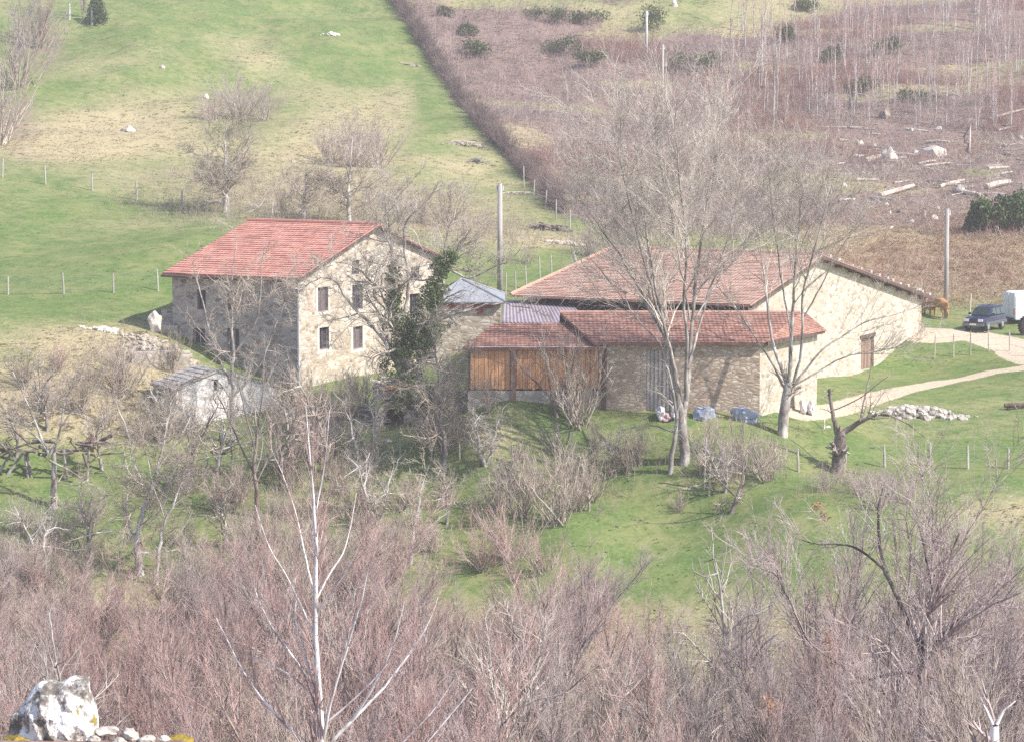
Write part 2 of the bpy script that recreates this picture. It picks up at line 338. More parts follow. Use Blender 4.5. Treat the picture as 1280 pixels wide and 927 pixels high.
xs = np.concatenate([np.linspace(-700, -110, 22), np.linspace(-100, -52, 16), np.arange(-50, 50.01, .4), np.linspace(52, 100, 16), np.linspace(110, 700, 22)])
ys = np.concatenate([np.arange(-60, 108, 2.), np.arange(108, 190, .45), np.arange(190, 330, .7), np.linspace(334, 420, 20), np.linspace(440, 1100, 24)])
GX, GYY = np.meshgrid(xs, ys); GZ = H(GX, GYY)
V = np.stack([GX, GYY, GZ], -1).reshape(-1, 3); nx, ny = len(xs), len(ys)
ii = (np.arange(ny - 1)[:, None] * nx + np.arange(nx - 1)).ravel()
T = np.stack([ii, ii + 1, ii + nx + 1, ii + nx], -1)
zd, zs, zt = zones(V[:, 0], V[:, 1], V[:, 2])
gm, nt, b = mat('ground', 1., .05)
at = N(nt, 'ShaderNodeAttribute', attribute_name='tone'); sp = N(nt, 'ShaderNodeSeparateColor'); nt.links.new(at.outputs['Color'], sp.inputs[0])
nA = noise(nt, 1.3, 6, rough=.7); nB = noise(nt, .35, 5); nC = noise(nt, 6, 4, rough=.7)
def thr(attr, nz, k, lo, hi):
    a = N(nt, 'ShaderNodeMath', operation='MULTIPLY_ADD'); a.inputs[1].default_value = k; a.inputs[2].default_value = -k / 2; nt.links.new(nz, a.inputs[0])
    s = N(nt, 'ShaderNodeMath', operation='ADD'); nt.links.new(a.outputs[0], s.inputs[0]); nt.links.new(attr, s.inputs[1])
    m = N(nt, 'ShaderNodeMapRange', interpolation_type='SMOOTHSTEP'); m.inputs[1].default_value = lo; m.inputs[2].default_value = hi; nt.links.new(s.outputs[0], m.inputs[0]); return m.outputs[0]
green = mix(nt, ramp(nt, nC, [(.4, (0, 0, 0)), (.62, (1, 1, 1))]), (.095, .15, .042), (.165, .222, .078))
green = mix(nt, ramp(nt, nB, [(.4, (0, 0, 0)), (.65, (.7, .7, .7))]), green, (.24, .235, .105))
green = mix(nt, ramp(nt, nA, [(.36, (.75, .75, .75)), (.52, (0, 0, 0))]), green, (.085, .14, .04))
dryc = mix(nt, ramp(nt, nC, [(.38, (0, 0, 0)), (.62, (1, 1, 1))]), (.27, .225, .13), (.43, .37, .23))
c = mix(nt, thr(sp.outputs[0], nA, .9, .08, .95), green, dryc)
soil = mix(nt, ramp(nt, nC, [(.35, (0, 0, 0)), (.65, (1, 1, 1))]), (.14, .095, .085), (.30, .22, .19))
c = mix(nt, thr(sp.outputs[1], nA, .7, .3, .7), c, soil)
trc = mix(nt, ramp(nt, nC, [(.4, (0, 0, 0)), (.6, (1, 1, 1))]), (.42, .34, .25), (.58, .49, .38))
c = mix(nt, thr(sp.outputs[2], nC, .5, .35, .6), c, trc)
nt.links.new(c, b.inputs['Base Color']); bump(nt, b, nC, .2, .08)
tag(link('ground', mesh_np('ground', V, T, gm, True, col=np.stack([zd, zs, zt], -1), q=4)), kind='structure')

# ------------------------------------------------------------------ buildings
g_dir = Vector((.469, .883, 0)); d_dir = Vector((-.883, .469, 0))
def vdir(deg): return Vector((math.cos(R(deg)), math.sin(R(deg)), 0))
def along(p, d, px):
    """how far along d from p until the point stands at photo column px"""
    lo, hi = -60., 60.; f = lambda t: project((p + d * t).x, (p + d * t).y, (p + d * t).z)[0] - px
    s = 1 if f(hi) > f(lo) else -1
    for _ in range(50):
        m_ = (lo + hi) / 2
        if f(m_) * s > 0: hi = m_
        else: lo = m_
    return lo
def zat(x, y, py):
    """height at ground point (x, y) that shows at photo row py"""
    k = (463.5 - py) / F; return y * (k * FW[1] - UP[1]) / (UP[2] - k * FW[2])
def V3(p): return Vector((float(p[0]), float(p[1]), float(p[2])))
def wall(mb, o, d, width, z0, top, holes, depth, nrm):
    """upright wall from o along d; top(x) gives its height; holes are cut through and lined depth deep"""
    xb = sorted({0., width} | {h[0] for h in holes} | {h[1] for h in holes} | set(getattr(top, 'brk', ())))
    q = lambda x, z, dd=0: Vector((o.x, o.y, 0)) + d * x + Z * z - nrm * dd
    for a, c in zip(xb, xb[1:]):
        if c - a < 1e-4: continue
        hs = sorted([h for h in holes if h[0] <= a + 1e-4 and h[1] >= c - 1e-4], key=lambda h: h[2]); z = z0
        for h in hs:
            mb.poly([q(a, z), q(c, z), q(c, h[2]), q(a, h[2])]); z = h[3]
        mb.poly([q(a, z), q(c, z), q(c, top(c)), q(a, top(a))])
    for x0, x1, a0, a1 in holes:
        D = depth
        mb.poly([q(x0, a0), q(x0, a1), q(x0, a1, D), q(x0, a0, D)]); mb.poly([q(x1, a0), q(x1, a0, D), q(x1, a1, D), q(x1, a1)])
        mb.poly([q(x0, a0), q(x0, a0, D), q(x1, a0, D), q(x1, a0)]); mb.poly([q(x0, a1), q(x1, a1), q(x1, a1, D), q(x0, a1, D)])
def roof_slope(mb, e0, e1, r0, r1, th=.12, course=.33):
    """tiled slope between eave e0-e1 and ridge r0-r1 laid in overlapping courses"""
    e0, e1, r0, r1 = map(Vector, (e0, e1, r0, r1)); nrm = (e1 - e0).cross(r0 - e0).normalized()
    if nrm.z < 0: nrm = -nrm
    L = (r0 - e0).length; nC_ = max(2, int(L / course)); lift = nrm * .035
    u = lambda p: (p - e0).dot((e1 - e0).normalized())
    for k in range(nC_):
        a, c = k / nC_, (k + 1) / nC_; A0, A1 = e0.lerp(r0, a), e1.lerp(r1, a); B0, B1 = e0.lerp(r0, c), e1.lerp(r1, c)
        m_ = 14; jit = [random.uniform(-.02, .02) for _ in range(m_ + 1)]
        for j in range(m_):
            s0, s1 = j / m_, (j + 1) / m_
            p0, p1, p2, p3 = A0.lerp(A1, s0) + lift + nrm * jit[j], A0.lerp(A1, s1) + lift + nrm * jit[j + 1], B0.lerp(B1, s1), B0.lerp(B1, s0)
            mb.poly([p0, p1, p2, p3], [(u(p0), a * L), (u(p1), a * L), (u(p2), c * L), (u(p3), c * L)])
            mb.poly([p1, p0, A0.lerp(A1, s0) - nrm * .002, A0.lerp(A1, s1) - nrm * .002], [(0, 0)] * 4)
    mb.hexa([e0 - nrm * th, e1 - nrm * th, r1 - nrm * th, r0 - nrm * th], [e0 - nrm * .004, e1 - nrm * .004, r1 - nrm * .004, r0 - nrm * .004])
def ridge_tiles(mb, a, c, r=.13):
    mb.tube([a, c], r, 8)
def window(o, d, nrm, x0, x1, z0, z1, parent, depth=.22, m1='shutter', surround=True, lintel=True, shut=False):
    base = Vector((o.x, o.y, 0)) - nrm * (depth - .02); f = MB(); t = .07
    for a, c, e, g in ((x0, x0 + t, z0, z1), (x1 - t, x1, z0, z1), (x0 + t, x1 - t, z0, z0 + t), (x0 + t, x1 - t, z1 - t, z1), ((x0 + x1) / 2 - .03, (x0 + x1) / 2 + .03, z0 + t, z1 - t)):
        f.box(base, d, nrm, Z, a + .002, c - .002, -.04, .05, e + .002, g - .002)
    w_ = f.build('window', M[m1], parent); p = MB(); p.box(base, d, nrm, Z, x0 + .01, x1 - .01, -.08, -.01 if not shut else .03, z0 + .01, z1 - .01)
    p.build('shutter_board' if shut else 'pane', M['shutter'] if shut else M['glass'], w_)
    if lintel:
        l = MB(); q = Vector((o.x, o.y, 0)); l.box(q, d, nrm, Z, x0 - .2, x1 + .2, -.1, .03, z1 + .003, z1 + .24); l.build('lintel', M['stone_pale'], w_)
    if surround:
        s = MB(); q = Vector((o.x, o.y, 0))
        for a, c, e, g in ((x0 - .22, x0 - .003, z0 - .05, z1), (x1 + .003, x1 + .18, z0 - .05, z1), (x0 - .3, x1 + .3, z0 - .2, z0 - .053)): s.box(q, d, nrm, Z, a, c, -.05, .016, e, g)
        s.build('sill', M['plaster'], w_)
gl, gnt, gb = mat('glass', .15, .5); gb.inputs['Base Color'].default_value = (.05, .05, .065, 1); M['glass'] = gl

# --- farmhouse
random.seed(1)
C0 = V3(P(372, 347, 152)); zE = C0.z; ng = Vector((.883, -.469, 0)); nd = Vector((-.469, -.883, 0))
tA = along(C0, g_dir, 467); apex = C0 + g_dir * tA; zA = zat(apex.x, apex.y, 284)
WID = tA * 2.02; LEN = along(C0, d_dir, 215); z0 = -19.5
house = empty('farmhouse', (C0.x, C0.y, -17.2)); tag(house, 'two storey stone farmhouse with red tiled gable roof at the left of the farm', 'house')
house_off = Vector((C0.x, C0.y, -17.2))
def finish(root):
    """children were built in world coordinates: move their origins to the thing's base"""
    inv = Matrix.Translation(-root.location)
    def shift(o):
        if o.type == 'MESH' and not o.get('_s'):
            o.data.transform(inv); o['_s'] = 1
        for ch in o.children: shift(ch)
    for ch in root.children: shift(ch)
    def clean(o):
        if '_s' in o: del o['_s']
        for ch in o.children: clean(ch)
    clean(root)
def gtop(wd, ze, za, mid=None):
    mid = wd / 2 if mid is None else mid
    f = lambda x: ze + (za - ze) * (x / mid if x <= mid else (wd - x) / (wd - mid)); return f
class Top:
    def __init__(s, f, brk): s.f = f; s.brk = brk
    def __call__(s, x): return s.f(x)
def gx(px, py):            # place on the gable wall: along and height
    t = along(Vector((C0.x, C0.y, zat(C0.x, C0.y, py))), g_dir, px); p = C0 + g_dir * t; return t, zat(p.x, p.y, py)
wins = []
for px0, px1, py0, py1 in [(397, 410, 360, 390), (440, 453, 357, 388), (399, 411, 410, 438), (441, 453, 409, 437), (440, 449, 326, 344), (514, 524, 334, 350), (512, 524, 368, 398), (513, 524, 408, 436)]:
    a, z1 = gx(px0, py0); b_, _ = gx(px1, py0); _, zb = gx(px0, py1); wins.append((a, b_, zb, z1))
tp = Top(gtop(WID, zE, zA), (WID / 2,)); mb = MB()
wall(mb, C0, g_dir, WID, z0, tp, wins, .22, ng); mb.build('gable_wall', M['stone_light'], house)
for i, (a, b_, c_, e_) in enumerate(wins): window(C0, g_dir, ng, a, b_, c_, e_, house, surround=i < 4, lintel=True, shut=i in (0, 3))
mb = MB(); fw = []
def dx(px, py):
    t = along(Vector((C0.x, C0.y, zat(C0.x, C0.y, py))), d_dir, px); p = C0 + d_dir * t; return t, zat(p.x, p.y, py)
for px0, px1, py0, py1 in [(246, 257, 362, 387), (284, 295, 362, 387), (241, 256, 410, 438), (284, 299, 410, 446)]:
    b_, z1 = dx(px0, py0); a, _ = dx(px1, py0); _, zb = dx(px0, py1); fw.append((a, b_, zb, z1))
wall(mb, C0, d_dir, LEN, z0, Top(lambda x: zE, ()), fw, .22, nd)
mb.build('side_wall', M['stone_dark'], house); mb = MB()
Bk = C0 + g_dir * WID; Lf = C0 + d_dir * LEN
wall(mb, Bk, d_dir, LEN, z0, Top(lambda x: zE, ()), [], .2, -nd)
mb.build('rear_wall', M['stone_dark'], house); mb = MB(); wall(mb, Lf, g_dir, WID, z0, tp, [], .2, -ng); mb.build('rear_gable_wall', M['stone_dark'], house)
for i, (a, b_, c_, e_) in enumerate(fw): window(C0, d_dir, nd, a, b_, c_, e_, house, surround=False, m1='shutter' if i < 2 else 'wood_grey')
ov = .55; s = (zA - zE) / (WID / 2); e_ = lambda base, k: base - g_dir * ov * k - Z * (s * ov) + Z * .16
mb = MB(); a0 = C0 + ng * .35; l0 = Lf - ng * .3; rA = apex.copy(); rA.z = zA + .16; r0 = rA + ng * .35; r1 = Vector((Lf.x, Lf.y, 0)) + g_dir * (WID / 2) - ng * .3; r1.z = zA + .16
roof_slope(mb, l0 - g_dir * ov - Z * (s * ov - .16), a0 - g_dir * ov - Z * (s * ov - .16), r1, r0)
b0 = Bk + ng * .35; b1 = Bk + d_dir * LEN - ng * .3
roof_slope(mb, b0 + g_dir * ov - Z * (s * ov - .16), b1 + g_dir * ov - Z * (s * ov - .16), r0, r1)
rf = mb.build('roof', M['roof_new'], house); mb = MB(); ridge_tiles(mb, r0 + Z * .03, r1 + Z * .03); mb.build('ridge', M['roof_new'], rf)
mb = MB()   # barge boards and gutter
mb.tube([a0 - g_dir * ov - Z * (s * ov - .03), r0 - Z * .13], .07, 4); mb.tube([r0 - Z * .13, b0 + g_dir * ov - Z * (s * ov - .03)], .07, 4); mb.build('barge_board', M['wood_dark'], rf)
mb = MB(); mb.tube([l0 - g_dir * (ov + .08) - Z * (s * ov - .02), a0 - g_dir * (ov + .08) - Z * (s * ov + .03)], .08, 6); mb.build('gutter', M['wood_dark'], house)
mb = MB(); dp = C0 + ng * .08 + nd * .08; mb.tube([Vector((dp.x, dp.y, zE - .2)), Vector((dp.x, dp.y, -17))], .07, 6); mb.build('drainpipe', M['metal'], house)
finish(house)

# --- small slate-roofed building
def hip_building(name, label, cat, corner, da, db, la, lb, z0, ze, za, ov, wm, rm, extra=None):
    """walls on a rectangle from corner; hip roof"""
    root = empty(name, (corner.x, corner.y, z0 + 1)); tag(root, label, cat); m_ = MB(); c = Vector((corner.x, corner.y, 0))
    pts = [c, c + da * la, c + da * la + db * lb, c + db * lb]
    m_.hexa([p + Z * z0 for p in pts], [p + Z * ze for p in pts]); m_.build('wall', M[wm], root)
    e = [pts[0] - da * ov - db * ov, pts[1] + da * ov - db * ov, pts[2] + da * ov + db * ov, pts[3] - da * ov + db * ov]; e = [p + Z * (ze + .03) for p in e]
    return root, pts, e
sb = V3(P(545, 374, 164)); sr = P(628, 374, 164); la = sr[0] - sb.x
root, pts, e = hip_building('stone_outhouse', 'small square stone building with grey slate hip roof beside the farmhouse', 'outbuilding', sb, X, Yv, la - .1, 5.5, -20, zat(0, 164, 377), 0, .25, 'stone_light', 'slate')
top = Vector((P(577, 350, 166.5)[0], 166.5, zat(0, 166.5, 349))); mb = MB()
for k in range(4):
    a, c_ = e[k], e[(k + 1) % 4]; mb.poly([a, c_, top]); mb.poly([c_ - Z * .1, a - Z * .1, a, c_])
mb.poly([p - Z * .1 for p in reversed(e)]); rf = mb.build('roof', M['slate'], root)
mb = MB()
for k in range(4): mb.tube([e[k] + Z * .02, top + Z * .03], .06, 5)
mb.tube([e[0] - Yv * .05 - Z * .06, e[1] - Yv * .05 - Z * .06], .06, 6); mb.build('ridge', M['slate'], rf)
mb = MB(); q = pts[0]; mb.box(q, X, -Yv, Z, .6, la - .6, -.1, .05, e[0].z - .42, e[0].z - .18); mb.build('beam', M['wood_red'], root)
mb = MB(); wx = P(594, 380, 164)[0] - q.x; mb.box(q, X, -Yv, Z, wx, wx + .45, -.1, .07, e[0].z - .75, e[0].z - .425); mb.build('window', M['wood_red'], root)
mb = MB()
for k in range(14): mb.box(q, X, -Yv, Z, la - (.45 if k % 2 else .3), la - .08, -.2, .03, -18 + k * .3 - .9, -18 + k * .3 - .61)
mb.build('quoin', M['stone_pale'], root); finish(root)

# --- big barn
C1 = V3(P(935, 381, 152.6)); zE1 = C1.z
t_ap = along(C1, g_dir, 1019); ap = C1 + g_dir * t_ap; zA1 = zat(ap.x, ap.y, 322)
t_r = along(C1, g_dir, 1152); pr = C1 + g_dir * t_r; zR = zat(pr.x, pr.y, 372); L1 = along(C1, d_dir, 655)
barn = empty('large_barn', (C1.x, C1.y, -17.5)); tag(barn, 'large stone barn with wide faded red tile roof and bright gable wall at the right', 'barn')
def bxz(px, py):
    t = along(Vector((C1.x, C1.y, zat(C1.x, C1.y, py))), g_dir, px); p = C1 + g_dir * t; return t, zat(p.x, p.y, py)
a, z1 = bxz(1077, 424); b_, _ = bxz(1093, 424); _, zb = bxz(1077, 463)
tf = lambda x: zE1 + (zA1 - zE1) * x / t_ap if x <= t_ap else zA1 + (zR - zA1) * (x - t_ap) / (t_r - t_ap)
tp = Top(tf, (t_ap,)); mb = MB(); wall(mb, C1, g_dir, t_r, -20, tp, [(a, b_, zb, z1)], .3, ng); mb.build('gable_wall', M['stone_pale'], barn)
mb = MB(); q = Vector((C1.x, C1.y, 0)) - ng * .25; mb.box(q, g_dir, ng, Z, a, b_, -.05, .03, zb, z1)
for k in range(4): mb.box(q, g_dir, ng, Z, a + (b_ - a) * k / 4 + .02, a + (b_ - a) * (k + 1) / 4 - .02, .032, .06, zb + .02, z1 - .02)
dr = mb.build('door', M['wood_brown'], barn); mb = MB(); mb.box(Vector((C1.x, C1.y, 0)), g_dir, ng, Z, a - .25, b_ + .25, -.1, .04, z1 + .003, z1 + .22); mb.build('lintel', M['wood_dark'], dr)
mb = MB()
for k in range(17):
    t0 = .28 if k % 2 else .5; mb.box(Vector((C1.x, C1.y, 0)), g_dir, ng, Z, t_r - t0, t_r + .02, -.3, .025, -18.6 + k * .31, -18.6 + k * .31 + .28)
mb.build('quoin', M['stone_tan'], barn)
# front wall: masonry below, open dark bays with posts under the eave
gap = 1.15; mb = MB(); wall(mb, C1, d_dir, L1, -20, Top(lambda x: zE1 - gap, ()), [], .2, nd)
Rb = C1 + g_dir * t_r; wall(mb, Rb, d_dir, L1, -20, Top(lambda x: zR, ()), [], .2, -nd)
wall(mb, C1 + d_dir * L1, g_dir, t_r, -20, Top(lambda x: min(zR, zE1), ()), [], .2, -ng); mb.build('front_wall', M['stone_tan'], barn)
mb = MB(); q = Vector((C1.x, C1.y, 0)); mb.box(q, d_dir, nd, Z, .3, L1, -.9, -.6, zE1 - gap - 1, zE1 - .1); mb.build('bay_shade_panel', M['dark'], barn)  # near-black panel behind the open bays, their shade put into its colour
for k in range(5):
    mb = MB(); x_ = .1 + k * (L1 - .4) / 4; mb.box(q, d_dir, nd, Z, x_, x_ + .28, -.3, 0, zE1 - gap, zE1); mb.build('pillar', M['wood_dark'], barn)
mb = MB(); mb.box(q, d_dir, nd, Z, -.1, L1, -.28, .02, zE1 - .02, zE1 + .16); mb.build('wall_plate', M['wood_dark'], barn)
s1 = (zA1 - zE1) / t_ap; s2 = (zA1 - zR) / (t_r - t_ap); ov = .7; up = Z * .2
mb = MB(); A_ = Vector((ap.x, ap.y, zA1)) + up + ng * .45
tl = along(Vector((ap.x, ap.y, zA1)), d_dir, 765); ridge_l = Vector((ap.x, ap.y, zA1)) + up + d_dir * tl
eF = C1 + ng * .45 - g_dir * ov - Z * (s1 * ov) + up; Lh = along(C1 - g_dir * ov, d_dir, 638); eL = C1 + d_dir * Lh - g_dir * ov - Z * (s1 * ov) + up
roof_slope(mb, eL, eF, ridge_l, A_, course=.3)
eR = Vector((pr.x, pr.y, zR)) + g_dir * ov - Z * (s2 * ov) + up; eRl = eR + d_dir * Lh
roof_slope(mb, eR + ng * .45, eRl, A_, ridge_l, course=.3)
mb.poly([eRl, eL, ridge_l], [(0, 0), (8, 0), (4, 5)]); rf = mb.build('roof', M['roof_old'], barn)
mb = MB(); ridge_tiles(mb, A_ + Z * .03, ridge_l + Z * .03, .12); mb.tube([ridge_l + Z * .03, eL + Z * .05], .1, 6); mb.build('ridge', M['roof_old'], rf)
mb = MB(); mb.tube([A_ - Z * .17, eR + ng * .45 - Z * .13], .13, 4); mb.tube([A_ - Z * .17, eF - Z * .13], .1, 4); mb.build('barge_board', M['wood_dark'], rf)
random.seed(8)
for k in range(15):
    mb = MB(); t = k / 14; p = A_.lerp(eR + ng * .45, t) + Z * .07 - ng * random.uniform(.1, .5); mb.box(p, g_dir, ng, Z, -.18, .18, -.14, .14, -.05, random.uniform(.06, .13)); mb.build('roof_stone', M['rock'], rf)
for k in range(9):
    mb = MB(); p = A_.lerp(eR + ng * .45, (k + .5) / 9) - ng * .5 - Z * .22; mb.box(p, ng, g_dir, Z, -.1, .46, -.06, .06, -.14, 0); mb.build('rafter_end', M['wood_dark'], rf)
finish(barn)

# --- long front shed: low left wing of planks, taller right wing of rubble
YS = 143.5
def fx(px, Y=YS): return P(px, 450, Y)[0]
zb = -20.; shed = empty('long_stone_shed', (fx(755), YS, -18)); tag(shed, 'long low shed with rusty red roof and orange plank wall before the barn', 'shed')
z_t = zat(0, YS, 428); q = Vector((0, YS, 0)); F1 = Vector((fx(950), YS, 0)); t_e = along(Vector((F1.x, YS, -17)), g_dir, 1021); E1 = F1 + g_dir * t_e
bo0, bo1 = fx(808) - fx(757), fx(843) - fx(757); zt_ = zat(0, YS, 436)
mb = MB(); wall(mb, Vector((fx(757), YS, 0)), X, fx(950) - fx(757), zb, Top(lambda x: z_t, ()), [(bo0, bo1, -18.6, zt_)], .25, -Yv); mb.build('rubble_wall', M['stone_tan'], shed)
mb = MB(); wall(mb, F1, g_dir, t_e, zb, Top(lambda x: z_t, ()), [(t_e * .50, t_e * .60, -17.9, -16.2)], .3, ng); mb.build('end_wall', M['stone_pale'], shed)
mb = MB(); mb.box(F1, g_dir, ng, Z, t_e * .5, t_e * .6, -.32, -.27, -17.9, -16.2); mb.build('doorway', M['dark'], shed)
mb = MB(); mb.box(Vector((fx(757), YS, 0)), X, Yv, Z, bo0 + .01, bo1 - .01, .2, .24, -18.6, zt_)
n_ = 7
for k in range(n_):
    w_ = (bo1 - bo0) / n_; mb.box(Vector((fx(757), YS, 0)), X, Yv, Z, bo0 + w_ * k + .02, bo0 + w_ * (k + 1) - .03, .12, .198, -18.6, zt_ - random.uniform(.02, .1))
mb.build('barn_door', M['wood_grey'], shed)
zl0, zl1 = zat(0, YS, 436), zat(0, YS, 488)
mb = MB(); mb.box(q, X, Yv, Z, fx(585), fx(752), -.02, .35, zb, zl1 - .002); mb.build('base_wall', M['stone_pale'], shed)
random.seed(4); x_ = fx(588)
while x_ < fx(750):
    wd = random.uniform(.19, .34); mb = MB(); mb.box(q, X, Yv, Z, x_, min(x_ + wd - .02, fx(751)), random.uniform(-.01, .03), .07, zl1 + random.uniform(0, .12), zl0 - random.uniform(.0, .06)); mb.build('plank', M['wood_orange'], shed); x_ += wd
mb = MB(); mb.box(q, X, Yv, Z, fx(585), fx(752), .25, .4, zl1, zl0); mb.build('back_boards', M['wood_dark'], shed)
for px in (642, 755):
    mb = MB(); mb.box(q, X, Yv, Z, fx(px) - .13, fx(px) + .13, -.16, .07, -18.9, zl0); mb.build('post', M['wood_dark' if px == 755 else 'wood_brown'], shed)
mb = MB(); mb.box(q, X, Yv, Z, fx(584), fx(757), -.14, -.03, zl0 + .003, zl0 + .13); mb.build('eave_beam', M['plaster'], shed)
# wings' roofs
def top_z(py, Y): return zat(0, Y, py)
mb = MB(); Yr = YS + 4.6
roof_slope(mb, (fx(578), YS - .22, top_z(435, YS - .22)), (fx(755), YS - .22, top_z(435, YS - .22)), (P(618, 403, Yr)[0], Yr, top_z(404, Yr)), (P(752, 403, Yr)[0], Yr, top_z(403, Yr)), course=.42)
rf = mb.build('low_roof', M['roof_rust'], shed)
mb = MB(); Yr2 = YS + 5.2; eL_ = Vector((fx(742), YS - .3, top_z(429, YS - .3))); eR_ = Vector((fx(953), YS - .3, eL_.z)); rL = Vector((P(700, 391, Yr2)[0], Yr2, top_z(391, Yr2))); rR = Vector((P(1000, 391, Yr2)[0], Yr2, rL.z))
roof_slope(mb, eL_, eR_, rL, rR, course=.42)
eE = Vector((E1.x, E1.y, eR_.z)) + ng * .5 + g_dir * .1
roof_slope(mb, eR_ + ng * .03, eE, rR, rR + g_dir * .6, course=.42)
bk = Vector((rL.x, Yr2 + 3, z_t)); mb.poly([rR, rL, bk, Vector((eE.x, Yr2 + 3, z_t))], [(0, 0), (10, 0), (10, 3), (0, 3)])
rf2 = mb.build('high_roof', M['roof_rust'], shed); mb = MB(); ridge_tiles(mb, rL + Z * .02, rR + Z * .02, .1); mb.build('ridge', M['roof_old'], rf2)
mb = MB(); mb.box(Vector((fx(745), YS, 0)), X, Yv, Z, 0, fx(952) - fx(745), -.27, -.1, z_t - .12, z_t + .03); mb.box(F1, g_dir, ng, Z, .02, t_e, .3, .44, z_t - .16, z_t + .04); mb.build('fascia', M['wood_dark'], shed)
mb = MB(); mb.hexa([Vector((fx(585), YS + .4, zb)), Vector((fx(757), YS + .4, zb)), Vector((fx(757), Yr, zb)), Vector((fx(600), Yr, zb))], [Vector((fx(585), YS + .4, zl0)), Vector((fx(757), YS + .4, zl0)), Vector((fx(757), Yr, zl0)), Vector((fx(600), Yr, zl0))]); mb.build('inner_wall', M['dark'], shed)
finish(shed)

# --- tin lean-to between the outhouse and the barn
lt = empty('tin_shelter', (fx(660), 155, -16)); tag(lt, 'low shelter under a purplish ribbed tin roof left of the big barn', 'shed')
a, b_, c_, d_ = V3(P(627, 404, 151)), V3(P(735, 404, 151)), V3(P(712, 376, 160)), V3(P(629, 376, 160))
mb = MB(); nn_ = 46
for k in range(nn_):
    s0, s1 = k / nn_, (k + 1) / nn_; h0, h1 = (.05 if k % 2 else 0), (0 if k % 2 else .05)
    mb.poly([a.lerp(b_, s0) + Z * h0, a.lerp(b_, s1) + Z * h1, d_.lerp(c_, s1) + Z * h1, d_.lerp(c_, s0) + Z * h0])
mb.hexa([a - Z * .12, b_ - Z * .12, c_ - Z * .12, d_ - Z * .12], [a - Z * .03, b_ - Z * .03, c_ - Z * .03, d_ - Z * .03]); mb.build('roof', M['tin'], lt)
mb = MB(); mb.hexa([Vector((p.x, p.y, -20)) for p in (a + X * .3 + Yv * .2, b_ + Yv * .2, c_, d_ + X * .3)], [Vector((p.x, p.y, p.z - .13)) for p in (a + X * .3 + Yv * .2, b_ + Yv * .2, c_, d_ + X * .3)]); mb.build('wall', M['stone_tan'], lt); finish(lt)

# --- whitewashed low shed at lower left
gw = vdir(32); sw = Vector((-gw.y, gw.x, 0)); nw = Vector((gw.y, -gw.x, 0)); C2 = V3(P(219, 486, 145.6)); ze2 = C2.z
ta = along(C2, gw, 272); ap2 = C2 + gw * ta; za2 = zat(ap2.x, ap2.y, 464); tw = along(C2, gw, 346); pe = C2 + gw * tw; zr2 = zat(pe.x, pe.y, 482)
wsh = empty('whitewashed_shed', (C2.x, C2.y, -18)); tag(wsh, 'small whitewashed stone shed with brown roof edge below the farmhouse', 'shed')
def wxz(px, py):
    t = along(Vector((C2.x, C2.y, zat(C2.x, C2.y, py))), gw, px); p = C2 + gw * t; return t, zat(p.x, p.y, py)
a, z1 = wxz(267, 474); b_, _ = wxz(273, 474); _, zb_ = wxz(267, 489)
tp = Top(lambda x: ze2 + (za2 - ze2) * x / ta if x < ta else za2 + (zr2 - za2) * (x - ta) / (tw - ta), (ta,))
mb = MB(); wall(mb, C2, gw, tw, -20.5, tp, [(a, b_, zb_, z1)], .25, nw); mb.build('gable_wall', M['white_wash'], wsh)
mb = MB(); mb.box(Vector((C2.x, C2.y, 0)), gw, nw, Z, a, b_, -.3, -.22, zb_, z1); mb.build('window', M['dark'], wsh)
ls = 2.8; mb = MB(); wall(mb, C2, sw, ls, -20.5, Top(lambda x: ze2, ()), [], .2, -gw); mb.build('side_wall', M['stone_dark'], wsh); mb = MB(); wall(mb, C2 + gw * tw, sw, ls, -20.5, Top(lambda x: zr2, ()), [], .2, gw); mb.build('side_wall', M['stone_dark'], wsh)
A2 = Vector((ap2.x, ap2.y, za2 + .12)) + nw * .1; mb = MB(); sl_ = (za2 - ze2) / ta
roof_slope(mb, C2 + sw * ls - gw * .2 + Z * (.12 - sl_ * .2), C2 + nw * .1 - gw * .2 + Z * (.12 - sl_ * .2), A2 + sw * ls, A2, course=.4)
pr2 = Vector((pe.x, pe.y, zr2 + .1)) + gw * .2 - Z * .08; roof_slope(mb, pr2 + nw * .1, pr2 + sw * ls, A2, A2 + sw * ls, course=.4); mb.build('roof', M['rock'], wsh); finish(wsh)

